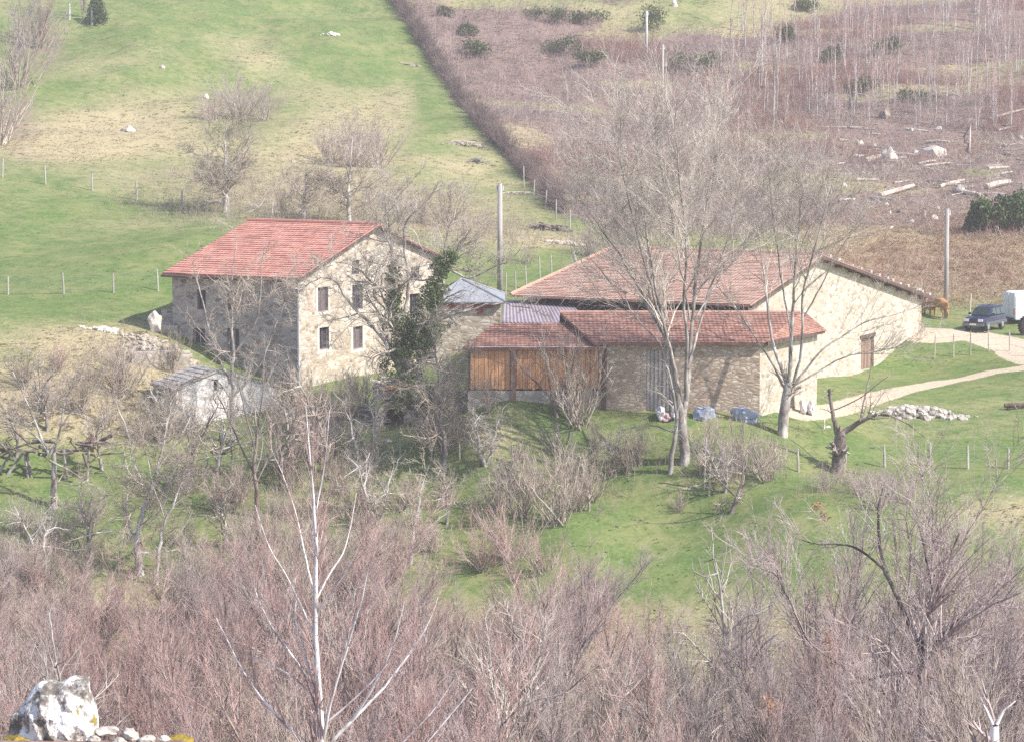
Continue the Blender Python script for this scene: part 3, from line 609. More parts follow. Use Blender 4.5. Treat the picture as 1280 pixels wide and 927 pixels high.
# ------------------------------------------------------------------ trees
def tubes(chains, sides):
    """chains: list of (P[n,k,3], R[n,k]); returns verts and quads of tapered tubes"""
    Vs, Qs, o = [], [], 0
    for Pn, Rn in chains:
        n_, k, _ = Pn.shape
        T_ = np.empty_like(Pn); T_[:, 1:-1] = Pn[:, 2:] - Pn[:, :-2] if k > 2 else 0; T_[:, 0] = Pn[:, 1] - Pn[:, 0]; T_[:, -1] = Pn[:, -1] - Pn[:, -2]
        T_ /= np.linalg.norm(T_, axis=-1, keepdims=True) + 1e-9
        ref = np.where(np.abs(T_[:, :1, 2:3]) > .9, np.array([1., .1, 0]), np.array([0, .1, 1.])); ref = np.broadcast_to(ref, T_.shape)
        a = np.cross(T_, ref); a /= np.linalg.norm(a, axis=-1, keepdims=True) + 1e-9; b = np.cross(T_, a)
        an = np.arange(sides) * 2 * np.pi / sides
        ring = Pn[:, :, None] + (a[:, :, None] * np.cos(an)[:, None] + b[:, :, None] * np.sin(an)[:, None]) * Rn[:, :, None, None]
        Vs.append(ring.reshape(-1, 3)); idx = o + np.arange(n_ * k * sides).reshape(n_, k, sides)
        Qs.append(np.stack([idx[:, :-1], np.roll(idx, -1, 2)[:, :-1], np.roll(idx, -1, 2)[:, 1:], idx[:, 1:]], -1).reshape(-1, 4)); o += n_ * k * sides
    return np.concatenate(Vs), np.concatenate(Qs)
def unit(v): return v / (np.linalg.norm(v, axis=-1, keepdims=True) + 1e-9)
def grow(rng, start, d, length, r0, segs, wander, up, r1=.3):
    n_ = len(start); Pn = np.empty((n_, segs + 1, 3)); Pn[:, 0] = start; d = unit(d)
    for i in range(segs):
        d = unit(d + rng.randn(n_, 3) * wander + np.array([0, 0, 1.]) * up); Pn[:, i + 1] = Pn[:, i] + d * (length / segs)[:, None]
    t = np.linspace(0, 1, segs + 1); return Pn, r0[:, None] * (1 - t * (1 - r1))
def kids(rng, Pn, Rn, per_m, t0, ang, lmul, lmin, lmax, rmul, rmin, upb=0., even=False):
    n_, k, _ = Pn.shape; seg = np.linalg.norm(Pn[:, 1:] - Pn[:, :-1], axis=-1); L = seg.sum(1)
    cnt = rng.poisson(np.maximum(L * per_m * (1 - t0), .3)); par = np.repeat(np.arange(n_), cnt)
    if len(par) == 0: par = np.array([0])
    t = t0 + (1 - t0) * rng.rand(len(par)) ** .85; f = t * (k - 1); i = np.minimum(f.astype(int), k - 2); w_ = (f - i)[:, None]
    p = Pn[par, i] * (1 - w_) + Pn[par, i + 1] * w_; r = Rn[par, i] * (1 - w_[:, 0]) + Rn[par, i + 1] * w_[:, 0]; tg = unit(Pn[par, i + 1] - Pn[par, i])
    pr_ = unit(np.cross(tg, rng.randn(len(par), 3))); a = ang * (1 + .35 * rng.randn(len(par)))[:, None]
    d = tg * np.cos(a) + pr_ * np.sin(a) + np.array([0, 0, upb])
    ln = np.clip(L[par] * lmul * (1 - .55 * t) * (.6 + .8 * rng.rand(len(par))), lmin, lmax)
    return p, d, ln, np.maximum(r * rmul * (.7 + .5 * rng.rand(len(par))), rmin)
def crown_from(rng, src, levels):
    """levels: (per_m,t0,ang,lmul,lmin,lmax,rmul,rmin,segs,wander,up,upb)"""
    out, cur = [], src
    for lv in levels:
        nxt = []
        for Pn, Rn in cur:
            p, d, ln, r = kids(rng, Pn, Rn, *lv[:8], upb=lv[11]); nxt.append(grow(rng, p, d, ln, r, lv[8], lv[9], lv[10]))
        out += nxt; cur = nxt
    return out
def pad(pts, rad, k):
    pts = np.array(pts, float); rad = np.array(rad, float); s_ = np.concatenate([[0], np.cumsum(np.linalg.norm(np.diff(pts, axis=0), axis=1))]); t = np.linspace(0, s_[-1], k)
    # smooth resample
    out = np.stack([np.interp(t, s_, pts[:, i]) for i in range(3)], -1)
    for _ in range(2): out[1:-1] = out[1:-1] * .5 + (out[:-2] + out[2:]) * .25
    return out, np.interp(t, s_, rad)
def tree_obj(name, limbs, crown, base, bark, twig, sides=7, tsides=3, smooth=True):
    root = empty(name, base); b_ = np.array(base)
    v, q_ = tubes(limbs, sides); link('trunk', mesh_np('trunk', v - b_, q_, M[bark], smooth, q=4), root)
    if crown: v, q_ = tubes(crown, tsides); link('crown', mesh_np('crown', v - b_, q_, M[twig], False, q=4), root)
    return root
def hero(name, label, Y, limbs_px, levels, bark, twig, seed, jit=.35, cat='tree', wob=.1, thick=1.):
    """limbs traced as (column,row,radius) at depth Y; each limb leans its own way in depth"""
    rng = np.random.RandomState(seed); L = []; dep = {}
    for li, lm in enumerate(limbs_px):
        lean = 0 if li == 0 else rng.uniform(-jit, jit); pts = []; px0, py0, _ = lm[0]
        y0 = 0
        for k_, v_ in dep.items():
            if abs(k_[0] - px0) < 14 and abs(k_[1] - py0) < 14: y0 = v_
        for j, (px, py, r) in enumerate(lm):
            dist = math.hypot(px - px0, py - py0) / F * Y; dy = y0 + lean * dist; dep[(px, py)] = dy; pts.append(P(px, py, Y + dy))
        a, r_ = pad(pts, [x_[2] * thick * (.85 if j_ < 2 and li == 0 else .68) for j_, x_ in enumerate(lm)], max(8, 4 * len(lm))); k = len(a)
        a[1:] += np.cumsum(rng.randn(k - 1, 3) * wob * np.linalg.norm(a[1] - a[0]), axis=0) * .6
        L.append((a[None], r_[None]))
    base = L[0][0][0, 0].copy(); g_ = Hs(base[0], base[1]); a0 = L[0][0]
    # sink the foot of the trunk into the ground
    foot = np.array([base[0], base[1], g_ - .25]); L[0] = (np.concatenate([foot[None, None], a0], 1), np.concatenate([L[0][1][:, :1] * 1.25, L[0][1]], 1))
    root = tree_obj(name, L, crown_from(rng, L, levels), (foot[0], foot[1], g_), bark, twig); return tag(root, label, cat)
def gbase(px, py): return G(px, py).y
ASH = [(2.2, .33, .66, .52, 1.4, 5.4, .5, .018, 8, .10, .03, .08), (3.4, .1, .6, .55, .6, 2.6, .6, .011, 5, .14, .04, .05), (4.2, .05, .6, .5, .3, 1.2, .65, .007, 3, .15, .03, .05)]
OAK = [(3.2, .2, .9, .45, .8, 3.0, .45, .018, 6, .26, .02, .05), (6.2, .1, .85, .5, .4, 1.5, .6, .011, 4, .25, .03, .05), (8.5, .05, .8, .5, .25, .75, .65, .008, 3, .2, .02, .05)]
Yq = gbase(855, 578)
hero('ash_tree', 'tall many-stemmed bare ash tree with the highest crown, in front of the barn roof', Yq, [
    [(855, 578, .42), (855, 545, .38), (853, 515, .34), (843, 450, .2), (826, 380, .15), (815, 310, .11), (810, 250, .07), (800, 185, .03)],
    [(855, 535, .28), (862, 420, .18), (868, 330, .14), (878, 250, .09), (890, 180, .05), (905, 130, .02)],
    [(850, 510, .2), (838, 440, .15), (800, 360, .12), (775, 310, .08), (748, 275, .05), (728, 240, .02)],
    [(858, 500, .2), (858, 380, .13), (856, 300, .1), (848, 200, .06), (845, 130, .02)],
    [(860, 460, .14), (885, 380, .1), (905, 320, .08), (922, 260, .05), (938, 190, .02)],
    [(846, 470, .12), (828, 400, .1), (800, 310, .07), (780, 230, .05), (765, 160, .02)],
    [(862, 400, .1), (845, 300, .07), (830, 210, .05), (822, 140, .02)], [(838, 440, .1), (795, 400, .07), (760, 350, .05), (725, 310, .02)], [(868, 400, .1), (900, 350, .07), (930, 310, .05), (955, 270, .02)]], ASH, 'bark_grey', 'twig_grey', 11, thick=.8)
hero('slim_tree', 'slender crooked trunk standing just left of the many-stemmed ash', gbase(838, 591), [
    [(838, 591, .17), (840, 560, .15), (846, 524, .12), (842, 480, .08), (830, 440, .05), (822, 405, .02)], [(843, 540, .07), (815, 530, .05), (785, 535, .03), (760, 555, .015)]], [(2.6, .2, .9, .4, .5, 1.6, .5, .014, 5, .2, .02, .1), (4, .1, .7, .5, .3, .8, .6, .008, 3, .2, .02, .05)], 'bark_grey', 'twig_grey', 12)
Yq = gbase(978, 548)
hero('ash_tree', 'bare ash tree on a thick knotty pollard trunk before the whitish end wall', Yq, [
    [(978, 548, .40), (979, 520, .40), (982, 495, .44), (985, 478, .36)],
    [(983, 480, .2), (968, 430, .14), (960, 380, .11), (955, 330, .08), (945, 270, .05), (930, 215, .02)],
    [(986, 480, .2), (988, 400, .15), (993, 330, .11), (998, 270, .07), (1000, 195, .02)],
    [(992, 478, .15), (1003, 440, .13), (1004, 360, .1), (1022, 290, .07), (1045, 215, .02)],
    [(994, 478, .12), (1030, 432, .08), (1080, 402, .05), (1135, 386, .02)], [(995, 480, .1), (1050, 448, .06), (1100, 440, .04), (1155, 428, .015)],
    [(990, 440, .1), (975, 350, .08), (965, 270, .05), (958, 190, .02)], [(1003, 400, .08), (1040, 330, .06), (1070, 280, .03), (1090, 235, .015)],
    [(978, 478, .1), (940, 420, .07), (915, 380, .05), (880, 345, .02)]], ASH, 'bark_grey', 'twig_grey', 13, thick=.85)
Yq = gbase(1047, 592)
hero('pollard_tree', 'squat dark pollard with a leaning stub and a long low branch to the right', Yq, [
    [(1047, 592, .48), (1049, 560, .42), (1050, 538, .40)], [(1046, 542, .2), (1041, 515, .15), (1038, 486, .12)], [(1054, 540, .25), (1080, 524, .17), (1105, 515, .09), (1135, 527, .06), (1160, 545, .03)],
    [(1075, 526, .06), (1085, 480, .05), (1093, 440, .03), (1110, 410, .012)], [(1042, 512, .05), (1070, 500, .04), (1110, 470, .02)]], [(3, .15, .9, .45, .6, 2.2, .4, .012, 6, .22, .04, .1), (4, .1, .8, .5, .3, 1, .6, .007, 4, .2, .03, .1)], 'bark_brown', 'twig_grey', 14)
Yq = gbase(508, 527)
oak = hero('old_oak', 'old gnarled bare oak with ivy on its limbs in front of the farmhouse gable', Yq, [
    [(512, 526, .45), (508, 480, .40), (500, 430, .3), (493, 380, .22), (489, 325, .16), (482, 275, .1), (476, 235, .04)],
    [(515, 500, .3), (530, 440, .24), (543, 385, .2), (552, 345, .17), (570, 318, .13), (592, 305, .09), (602, 300, .04)],
    [(503, 470, .2), (478, 420, .15), (440, 385, .12), (415, 352, .08), (395, 350, .05), (376, 362, .02)],
    [(505, 400, .13), (512, 330, .1), (515, 282, .09), (530, 264, .05), (548, 245, .02)],
    [(543, 400, .13), (580, 386, .1), (625, 374, .06), (665, 382, .03)], [(497, 400, .1), (465, 350, .08), (440, 328, .06), (410, 318, .03)],
    [(560, 335, .1), (590, 350, .07), (622, 325, .05), (650, 295, .02)], [(480, 270, .05), (500, 240, .03), (520, 215, .015)], [(548, 350, .08), (560, 300, .06), (570, 265, .04), (590, 235, .015)]],
    OAK, 'bark_grey', 'twig_grey', 15, wob=.28)
def leaves(name, label, cat, mt, blobs, seed, size, group=None, base=None, kind=None):
    """leaf-sized faces spread unevenly through the given spheres"""
    rng = np.random.RandomState(seed); C_, Tn = [], []
    for (c, r, n_) in blobs:
        d = unit(rng.randn(n_, 3)); rr = (rng.rand(n_, 1) ** .45) * (1 + .35 * np.sin(d[:, :1] * 7 + c[0]) * np.cos(d[:, 2:] * 6)); C_.append(np.array(c) + d * rr * np.array(r)); Tn.append(np.clip(rng.rand(n_) * .8 + .2 * rng.rand(), 0, 1))
    C_ = np.concatenate(C_); Tn = np.concatenate(Tn); n_ = len(C_)
    a = unit(rng.randn(n_, 3)); b_ = unit(np.cross(a, rng.randn(n_, 3))); s_ = size * (.6 + .8 * rng.rand(n_, 1))
    Vv = np.stack([C_ + a * s_, C_ + b_ * s_ * .6, C_ - a * s_, C_ - b_ * s_ * .6], 1).reshape(-1, 3)
    if base is None: base = C_.mean(0); base[2] = C_[:, 2].min()
    o = link(name, mesh_np(name, Vv - np.array(base), np.arange(n_ * 4).reshape(-1, 4), M[mt], col=np.repeat(Tn, 4)[:, None], q=4)); o.location = base
    return tag(o, label, cat, group, kind)
iv = []
for (px, py, rx, rz, n_) in [(491, 345, .35, .6, 700), (492, 375, .4, .8, 900), (497, 405, .5, .8, 900), (552, 335, .45, .6, 900), (545, 362, .55, .7, 1200), (536, 380, .6, .6, 1100), (563, 322, .35, .4, 500), (520, 410, .6, .9, 900), (505, 440, .8, .9, 1500), (528, 425, .7, .8, 1100), (540, 410, .7, .6, 900), (485, 400, .3, .5, 300), (510, 475, .9, .9, 1500), (530, 495, .8, .7, 1100), (500, 505, .6, .6, 700), (482, 455, .4, .6, 300)]:
    iv.append((P(px, py, Yq - .2), (rx * 1.25, rx * 1.25, rz * 1.2), int(n_ * 1.3)))
leaves('ivy', 'green ivy climbing the old oak before the farmhouse', 'ivy', 'ivy', iv, 3, .065)
hero('gnarled_tree', 'small gnarled fruit tree with a pale trunk below the dark cellar mouth', gbase(553, 596), [
    [(553, 597, .2), (557, 565, .18), (555, 537, .17), (546, 515, .14), (545, 490, .1), (550, 462, .08), (544, 440, .05), (548, 418, .02)], [(554, 535, .1), (535, 525, .07), (520, 510, .04), (508, 512, .02)], [(547, 510, .08), (565, 490, .06), (580, 480, .04), (585, 462, .015)], [(549, 480, .07), (572, 450, .04), (590, 430, .015)], [(546, 500, .06), (528, 480, .04), (520, 455, .02)]], OAK, 'bark_grey', 'twig_tan', 16, wob=.2)
hero('vase_tree', 'small vase-shaped bare tree before the orange plank wall', gbase(696, 525), [
    [(697, 526, .16), (692, 505, .15), (690, 495, .12)], [(691, 500, .09), (672, 480, .07), (652, 462, .05), (640, 440, .02)], [(690, 497, .08), (685, 470, .06), (680, 440, .03), (678, 415, .012)], [(692, 500, .09), (708, 480, .07), (718, 455, .05), (722, 420, .015)], [(693, 500, .08), (712, 488, .06), (735, 470, .04), (745, 450, .015)]], [(3, .2, .7, .45, .5, 1.6, .5, .012, 5, .15, .05, .15), (4, .1, .7, .5, .3, .9, .6, .007, 3, .2, .04, .1)], 'bark_brown', 'twig_tan', 17)
hero('apple_tree', 'old fruit tree with straight pale trunk beside the woodpile at left edge', gbase(67, 637), [
    [(68, 637, .22), (66, 610, .2), (63, 580, .18), (61, 565, .18)], [(61, 567, .12), (50, 540, .1), (42, 515, .07), (25, 480, .04), (10, 450, .02)], [(63, 567, .12), (72, 550, .1), (76, 530, .08), (80, 500, .06), (95, 475, .04), (105, 460, .02)], [(62, 575, .08), (85, 585, .06), (105, 600, .04), (130, 612, .02)], [(60, 565, .08), (45, 545, .06), (20, 530, .03), (0, 525, .02)], [(76, 532, .06), (90, 515, .05), (110, 522, .02)], [(45, 520, .05), (52, 480, .04), (50, 440, .02)]], OAK, 'bark_grey', 'twig_tan', 18, wob=.2)
Yq = gbase(175, 722)
hero('lichen_tree', 'lichen-white bare tree forking low in the left meadow above the thicket', Yq, [
    [(176, 724, .24), (172, 690, .22), (172, 665, .2), (178, 635, .17), (190, 605, .14), (200, 575, .1), (207, 540, .07), (215, 500, .03)], [(172, 680, .12), (158, 655, .1), (156, 620, .07), (160, 590, .04), (150, 550, .02)], [(172, 672, .08), (150, 662, .06), (120, 664, .04), (90, 675, .015)], [(176, 690, .09), (200, 690, .07), (230, 682, .04), (255, 684, .015)], [(176, 660, .1), (205, 640, .08), (215, 600, .06), (225, 565, .03), (245, 540, .015)],
    [(184, 615, .09), (165, 570, .06), (152, 525, .04), (140, 480, .02)], [(195, 590, .07), (222, 555, .05), (250, 500, .02)]], OAK, 'bark_white', 'twig_tan', 19, wob=.15)
hero('lichen_tree', 'bare tree leaning right of the lichen-white one, thin with pale bark', gbase(197, 735), [[(196, 735, .12), (198, 690, .11), (208, 650, .09), (222, 620, .07), (235, 585, .03)], [(200, 690, .06), (225, 665, .04), (240, 640, .02)], [(208, 650, .06), (195, 610, .04), (190, 570, .02)]], OAK, 'bark_white', 'twig_tan', 20, wob=.18)
hero('slim_tree', 'bare forked tree left of the birch tip, in front of the whitewashed shed', gbase(322, 650), [[(322, 655, .16), (322, 620, .14), (318, 590, .12), (322, 555, .1), (328, 510, .07), (335, 460, .03)], [(318, 592, .09), (302, 560, .07), (285, 520, .05), (265, 480, .02)], [(321, 570, .07), (310, 520, .05), (300, 470, .02)], [(322, 600, .07), (342, 560, .05), (355, 520, .02)]], ASH, 'bark_brown', 'twig_grey', 21)
hero('house_tree', 'twiggy bare tree crowding the shaded left wall of the farmhouse', gbase(292, 552), [[(292, 552, .18), (290, 510, .16), (287, 460, .13), (285, 420, .1), (290, 380, .07), (284, 340, .04), (292, 300, .02)], [(288, 480, .1), (262, 430, .08), (250, 380, .05), (240, 335, .02)], [(287, 450, .1), (318, 410, .08), (322, 360, .05), (328, 315, .02)], [(286, 430, .07), (302, 380, .05), (312, 330, .02)], [(290, 500, .1), (335, 450, .08), (350, 400, .05), (362, 360, .02)]], [(2.2, .2, .9, .45, .8, 2.6, .45, .018, 6, .26, .02, .05), (4.2, .1, .85, .5, .4, 1.3, .6, .010, 4, .25, .03, .05), (5, .05, .8, .5, .25, .7, .65, .007, 3, .2, .02, .05)], 'bark_grey', 'twig_tan', 22, wob=.2)
hero('slim_tree', 'small grey leaning tree behind the birch in the middle meadow', gbase(512, 705), [[(513, 706, .13), (514, 670, .11), (520, 640, .09), (524, 610, .05), (535, 580, .02)], [(514, 680, .06), (540, 655, .05), (560, 640, .02)], [(518, 650, .05), (505, 625, .03), (492, 600, .02)]], OAK, 'bark_white', 'twig_tan', 23)
hero('thorn_tree', 'small thorny tree with dark leaning foot on the bank right of the meadow', gbase(918, 640), [[(914, 641, .16), (920, 625, .14), (925, 605, .08), (930, 570, .03)], [(920, 620, .08), (900, 600, .06), (880, 580, .03)], [(923, 612, .07), (950, 590, .05), (975, 570, .02)]], OAK, 'bark_brown', 'twig_tan', 24)
for i, (b_, lms, lab) in enumerate([
    ((282, 266), [[(282, 266, .26), (283, 240, .2), (287, 210, .13), (287, 175, .05), (288, 150, .02)], [(282, 245, .13), (268, 225, .09), (258, 195, .03)], [(285, 225, .1), (300, 195, .07), (312, 170, .03)], [(281, 255, .12), (262, 252, .08), (245, 250, .02)]], 'bare tree with whitish trunk on the meadow crest left of the farmhouse roof'),
    ((325, 266), [[(302, 266, .08), (318, 264, .09), (328, 255, .08), (333, 240, .03)]], 'fallen curved dark branch lying beside the whitish crest tree'),
    ((380, 278), [[(380, 280, .16), (379, 255, .12), (380, 235, .1), (385, 210, .03)], [(379, 245, .1), (366, 230, .07), (355, 222, .02)], [(379, 240, .09), (395, 238, .05), (405, 225, .02)]], 'short pale-trunked bare tree just behind the farmhouse ridge'),
    ((437, 280), [[(437, 284, .2), (436, 250, .16), (440, 215, .1), (445, 170, .03)], [(436, 255, .1), (420, 235, .07), (410, 215, .02)], [(438, 240, .1), (455, 225, .07), (470, 205, .02)]], 'taller bare tree behind the farmhouse ridge, before the mauve thicket')]):
    o = hero('crest_tree', lab, gbase(*b_), lms, [(4.6, .15, .9, .7, 1.2, 4.0, .45, .022, 6, .24, .02, .05), (6.5, .1, .85, .5, .5, 1.8, .6, .013, 4, .25, .03, .05), (7, .05, .8, .5, .3, .9, .65, .010, 3, .2, .02, .05)] if i != 1 else OAK, 'bark_white', 'twig_tan', 30 + i, wob=.15)
    if i == 1: o.name = 'fallen_branch'; o['category'] = 'branch'
# birch in the foreground
YB = 62.
gz = GY(400, YB); _, pyb = project(np.array(gz.x), np.array(YB), np.array(gz.z)); rB = lambda px_: px_ / F * YB
BL = [[(404, float(pyb), .15), (402, 1000, .125), (401, 927, .10), (396, 858, .08), (392, 790, .065), (391, 752, .055), (392, 653, .04), (388, 614, .03), (383, 555, .02), (378, 505, .008)],
      [(392, 660, .03), (396, 635, .025), (403, 600, .02), (409, 552, .012), (412, 510, .006)], [(402, 1000, .05), (376, 925, .04), (345, 895, .035), (320, 865, .028), (300, 832, .022), (285, 800, .016), (270, 770, .008)],
      [(402, 935, .05), (412, 880, .04), (425, 835, .033), (439, 785, .028), (452, 745, .02), (459, 703, .01)], [(402, 950, .06), (414, 926, .05), (439, 901, .042), (480, 858, .035), (525, 799, .026), (538, 770, .016), (546, 745, .008)],
      [(439, 901, .04), (460, 868, .033), (479, 832, .026), (495, 790, .018), (504, 750, .008)], [(405, 905, .03), (430, 885, .025), (459, 858, .02), (484, 830, .01)], [(396, 862, .03), (370, 825, .026), (343, 789, .022), (325, 755, .014), (314, 722, .007)],
      [(396, 862, .025), (380, 820, .02), (370, 779, .016), (370, 726, .01), (366, 700, .005)], [(392, 790, .025), (375, 755, .02), (355, 715, .016), (333, 680, .012), (318, 630, .006)], [(392, 755, .025), (410, 718, .022), (429, 690, .018), (438, 655, .012), (444, 615, .006)],
      [(392, 772, .022), (412, 742, .018), (432, 716, .015), (450, 680, .009), (462, 650, .005)], [(391, 735, .022), (384, 705, .02), (378, 680, .016), (368, 635, .012), (352, 590, .009), (338, 560, .005)], [(402, 1010, .05), (470, 965, .035), (507, 926, .028), (545, 888, .018), (568, 850, .008)],
      [(402, 1020, .05), (480, 985, .038), (537, 926, .03), (562, 895, .022), (590, 862, .01)], [(398, 880, .02), (375, 850, .016), (340, 830, .012), (300, 815, .006)]]
hero('birch_tree', 'slender white-barked birch with fanned bare branches, the nearest tree in the middle', YB, BL,
     [(4.5, .2, .42, .45, .3, 1.5, .35, .005, 6, .07, .08, .25), (5, .1, .5, .5, .15, .5, .7, .0045, 3, .1, .05, .1)], 'birch_bark', 'twig_red', 40, jit=.5, wob=.04, thick=1.35)
# large dark tree at bottom right
YD = 86.; gz = GY(1165, YD); _, pyb = project(np.array(gz.x), np.array(YD), np.array(gz.z))
hero('alder_tree', 'large dark-limbed bare tree rising from the bottom right thicket', YD, [
    [(1165, float(pyb), .34), (1162, 930, .26), (1158, 870, .22), (1155, 830, .2), (1150, 800, .17), (1165, 750, .1), (1185, 700, .07), (1200, 650, .03)],
    [(1150, 805, .15), (1132, 770, .12), (1112, 720, .1), (1102, 680, .08), (1098, 640, .06), (1105, 610, .02)], [(1110, 715, .06), (1085, 695, .06), (1055, 680, .05), (1020, 682, .03), (990, 672, .015)],
    [(1160, 845, .1), (1130, 838, .09), (1090, 848, .07), (1040, 858, .05), (1010, 862, .03)], [(1162, 870, .1), (1195, 840, .07), (1235, 815, .05), (1270, 805, .03), (1300, 795, .015)], [(1155, 820, .1), (1190, 780, .08), (1225, 760, .05), (1262, 730, .03), (1290, 700, .015)],
    [(1152, 800, .08), (1168, 740, .06), (1160, 690, .04), (1150, 640, .015)], [(1160, 930, .1), (1110, 870, .07), (1050, 830, .05), (1010, 800, .04), (990, 750, .03), (960, 700, .015)], [(1160, 940, .1), (1215, 880, .07), (1250, 850, .05), (1300, 840, .02)]], ASH, 'bark_dark', 'twig_mauve', 41, wob=.12)

YT = 62.; gz = GY(1243, YT); _, pyb = project(np.array(gz.x), np.array(YT), np.array(gz.z))
hero('broken_trunk', 'pale snapped trunk standing at the bottom right corner', YT, [[(1243, float(pyb), .17), (1243, 960, .14), (1243, 896, .115)], [(1246, 905, .05), (1256, 885, .035), (1270, 876, .015)], [(1241, 905, .04), (1230, 880, .025), (1222, 862, .01)]], [(2.5, .2, .8, .4, .4, 1.2, .5, .012, 5, .15, .04, .1), (3, .1, .7, .5, .2, .6, .6, .006, 3, .15, .03, .1)], 'birch_bark', 'twig_mauve', 44, cat='dead tree', thick=1.3)
# ------------------------------------------------------------------ tree and shrub kinds that repeat
def kind_tree(rng, Hh, r, lean, stems, l1, levels, t_len=1., wander=.05, spread=.15):
    n_ = stems; d = np.stack([rng.randn(n_) * spread, rng.randn(n_) * spread, np.ones(n_)], -1); st = np.stack([rng.randn(n_) * .12 * (n_ > 1), rng.randn(n_) * .12 * (n_ > 1), np.full(n_, -.3)], -1)
    tr = [grow(rng, st, d, Hh * (.75 + .25 * rng.rand(n_)) * t_len, np.full(n_, r) * (.7 + .5 * rng.rand(n_)), 12, wander, .03, .12)]
    if l1:
        p, dd, ln, rr = kids(rng, *tr[0], *l1[:8], upb=l1[11]); br = grow(rng, p, dd, ln, rr, l1[8], l1[9], l1[10]); tr.append(br)
    return tr, crown_from(rng, tr, levels)
KH, HT = {}, {}
def make_kind(name, seed, bark, twig, **kw):
    rng = np.random.RandomState(seed); tr, cr = kind_tree(rng, **kw); o = tree_obj(name, tr, cr, (0, 0, 0), bark, twig, sides=5)
    KH[name, twig, seed] = o; HT[id(o.children[0].data)] = float(np.percentile(np.concatenate([c_[0].reshape(-1, 3)[:, 2] for c_ in cr]), 99.3)); return o
used = set()
def place(proto, loc, s_, rz, label, cat, group, sz=None):
    if proto.name in used: o = copy_tree(proto)
    else: o = proto; used.add(proto.name)
    o.location = (loc[0], loc[1], loc[2]); o.rotation_euler = (0, 0, rz); o.scale = (s_, s_, sz or s_); return tag(o, label, cat, group)
UPR = (2.2, .2, .5, .34, .8, 3.4, .5, .02, 7, .07, .08, .25)
alders = [make_kind('thicket_tree', 100 + i, 'bark_brown', ('twig_red', 'twig_mauve', 'twig_red', 'twig_mauve', 'twig_tan')[i], Hh=11., r=.11, lean=0, stems=(2, 3, 2, 1, 3)[i], l1=UPR,
    levels=[(3.6, .12, .55, .5, .5, 2.2, .55, .009, 5, .14, .07, .2), (6.5, .08, .6, .5, .3, 1.0, .7, .0055, 3, .18, .04, .15)], spread=.18) for i in range(5)]
shrubs = [make_kind('bare_shrub', 120 + i, 'twig_tan', ('twig_tan', 'twig_mauve', 'twig_red')[i], Hh=3.2, r=.03, lean=0, stems=(22, 26, 24)[i], l1=None,
    levels=[(3.0, .15, .5, .4, .3, 1.2, .6, .009, 5, .12, .07, .2), (4.5, .1, .55, .5, .15, .6, .7, .0065, 3, .15, .05, .1)], spread=.42, wander=.08) for i in range(3)]
saps = [make_kind('birch_sapling', 140 + i, 'bark_white', 'twig_red', Hh=7.5, r=.05, lean=0, stems=(1, 2)[i], l1=None,
    levels=[(3.2, .15, .45, .22, .4, 1.5, .45, .014, 4, .08, .08, .3), (3.5, .1, .5, .5, .2, .7, .7, .010, 3, .12, .06, .2)], spread=.06, wander=.03) for i in range(2)]
rnd = random.Random(77)
# thicket along the bottom: crown-top row wanted at each column
TX = [-80, 0, 60, 120, 200, 260, 330, 430, 520, 580, 640, 700, 760, 820, 880, 930, 970, 1010, 1060, 1130, 1200, 1280, 1360]
TY = [690, 700, 715, 720, 735, 690, 640, 640, 690, 700, 640, 690, 725, 745, 755, 755, 720, 680, 620, 605, 630, 655, 660]
cnt = 0
for Yr_, off, step in ((106, -4, 50), (98, 8, 54), (88, 50, 62), (78, 110, 76), (68, 175, 92)):
    px = -60 + rnd.uniform(0, 40)
    while px < 1350:
        Y_ = Yr_ + rnd.uniform(-5, 5); g_ = GY(px, Y_); top = np.interp(px, TX, TY) + off + rnd.triangular(-25, 80, 10); zt = zat(0, Y_, top); hh = max(3., zt - g_.z) * 11. / HT[id(alders[0].children[0].data)]
        k = rnd.choices(range(5), (5, 3, 4, 3, 4) if px < 760 else (1.5, 6, 1, 6, 6))[0]
        place(alders[k], g_, min(1.25, max(.7, hh / 11.)) , rnd.uniform(0, 6.3), 'thin bare tree with reddish brown twigs in the dense thicket along the bottom', 'tree', 'thicket trees at the foot of the valley', hh / 11.); px += step * rnd.uniform(.75, 1.25); cnt += 1
for i in range(80):
    px = rnd.choice((rnd.uniform(225, 760), rnd.uniform(225, 480), rnd.uniform(-20, 140))); lim = np.interp(px, [-20, 100, 150, 230, 300, 430, 520, 600, 680, 760], [640, 650, 660, 600, 560, 575, 630, 610, 640, 700])
    Y_ = rnd.uniform(112, 127); g_ = GY(px, Y_); zt = zat(0, Y_, lim + rnd.uniform(10, 110)); hh = min(6.5, max(2.6, zt - g_.z)) / HT[id(alders[0].children[0].data)]; k = rnd.choices(range(5), (5, 2, 5, 2, 5))[0]
    place(alders[k], g_, min(1, hh * 1.5), rnd.uniform(0, 6.3), 'young reddish bare tree at the upper fringe of the thicket, below the farm meadow', 'tree', 'young trees along the upper fringe of the thicket', hh)
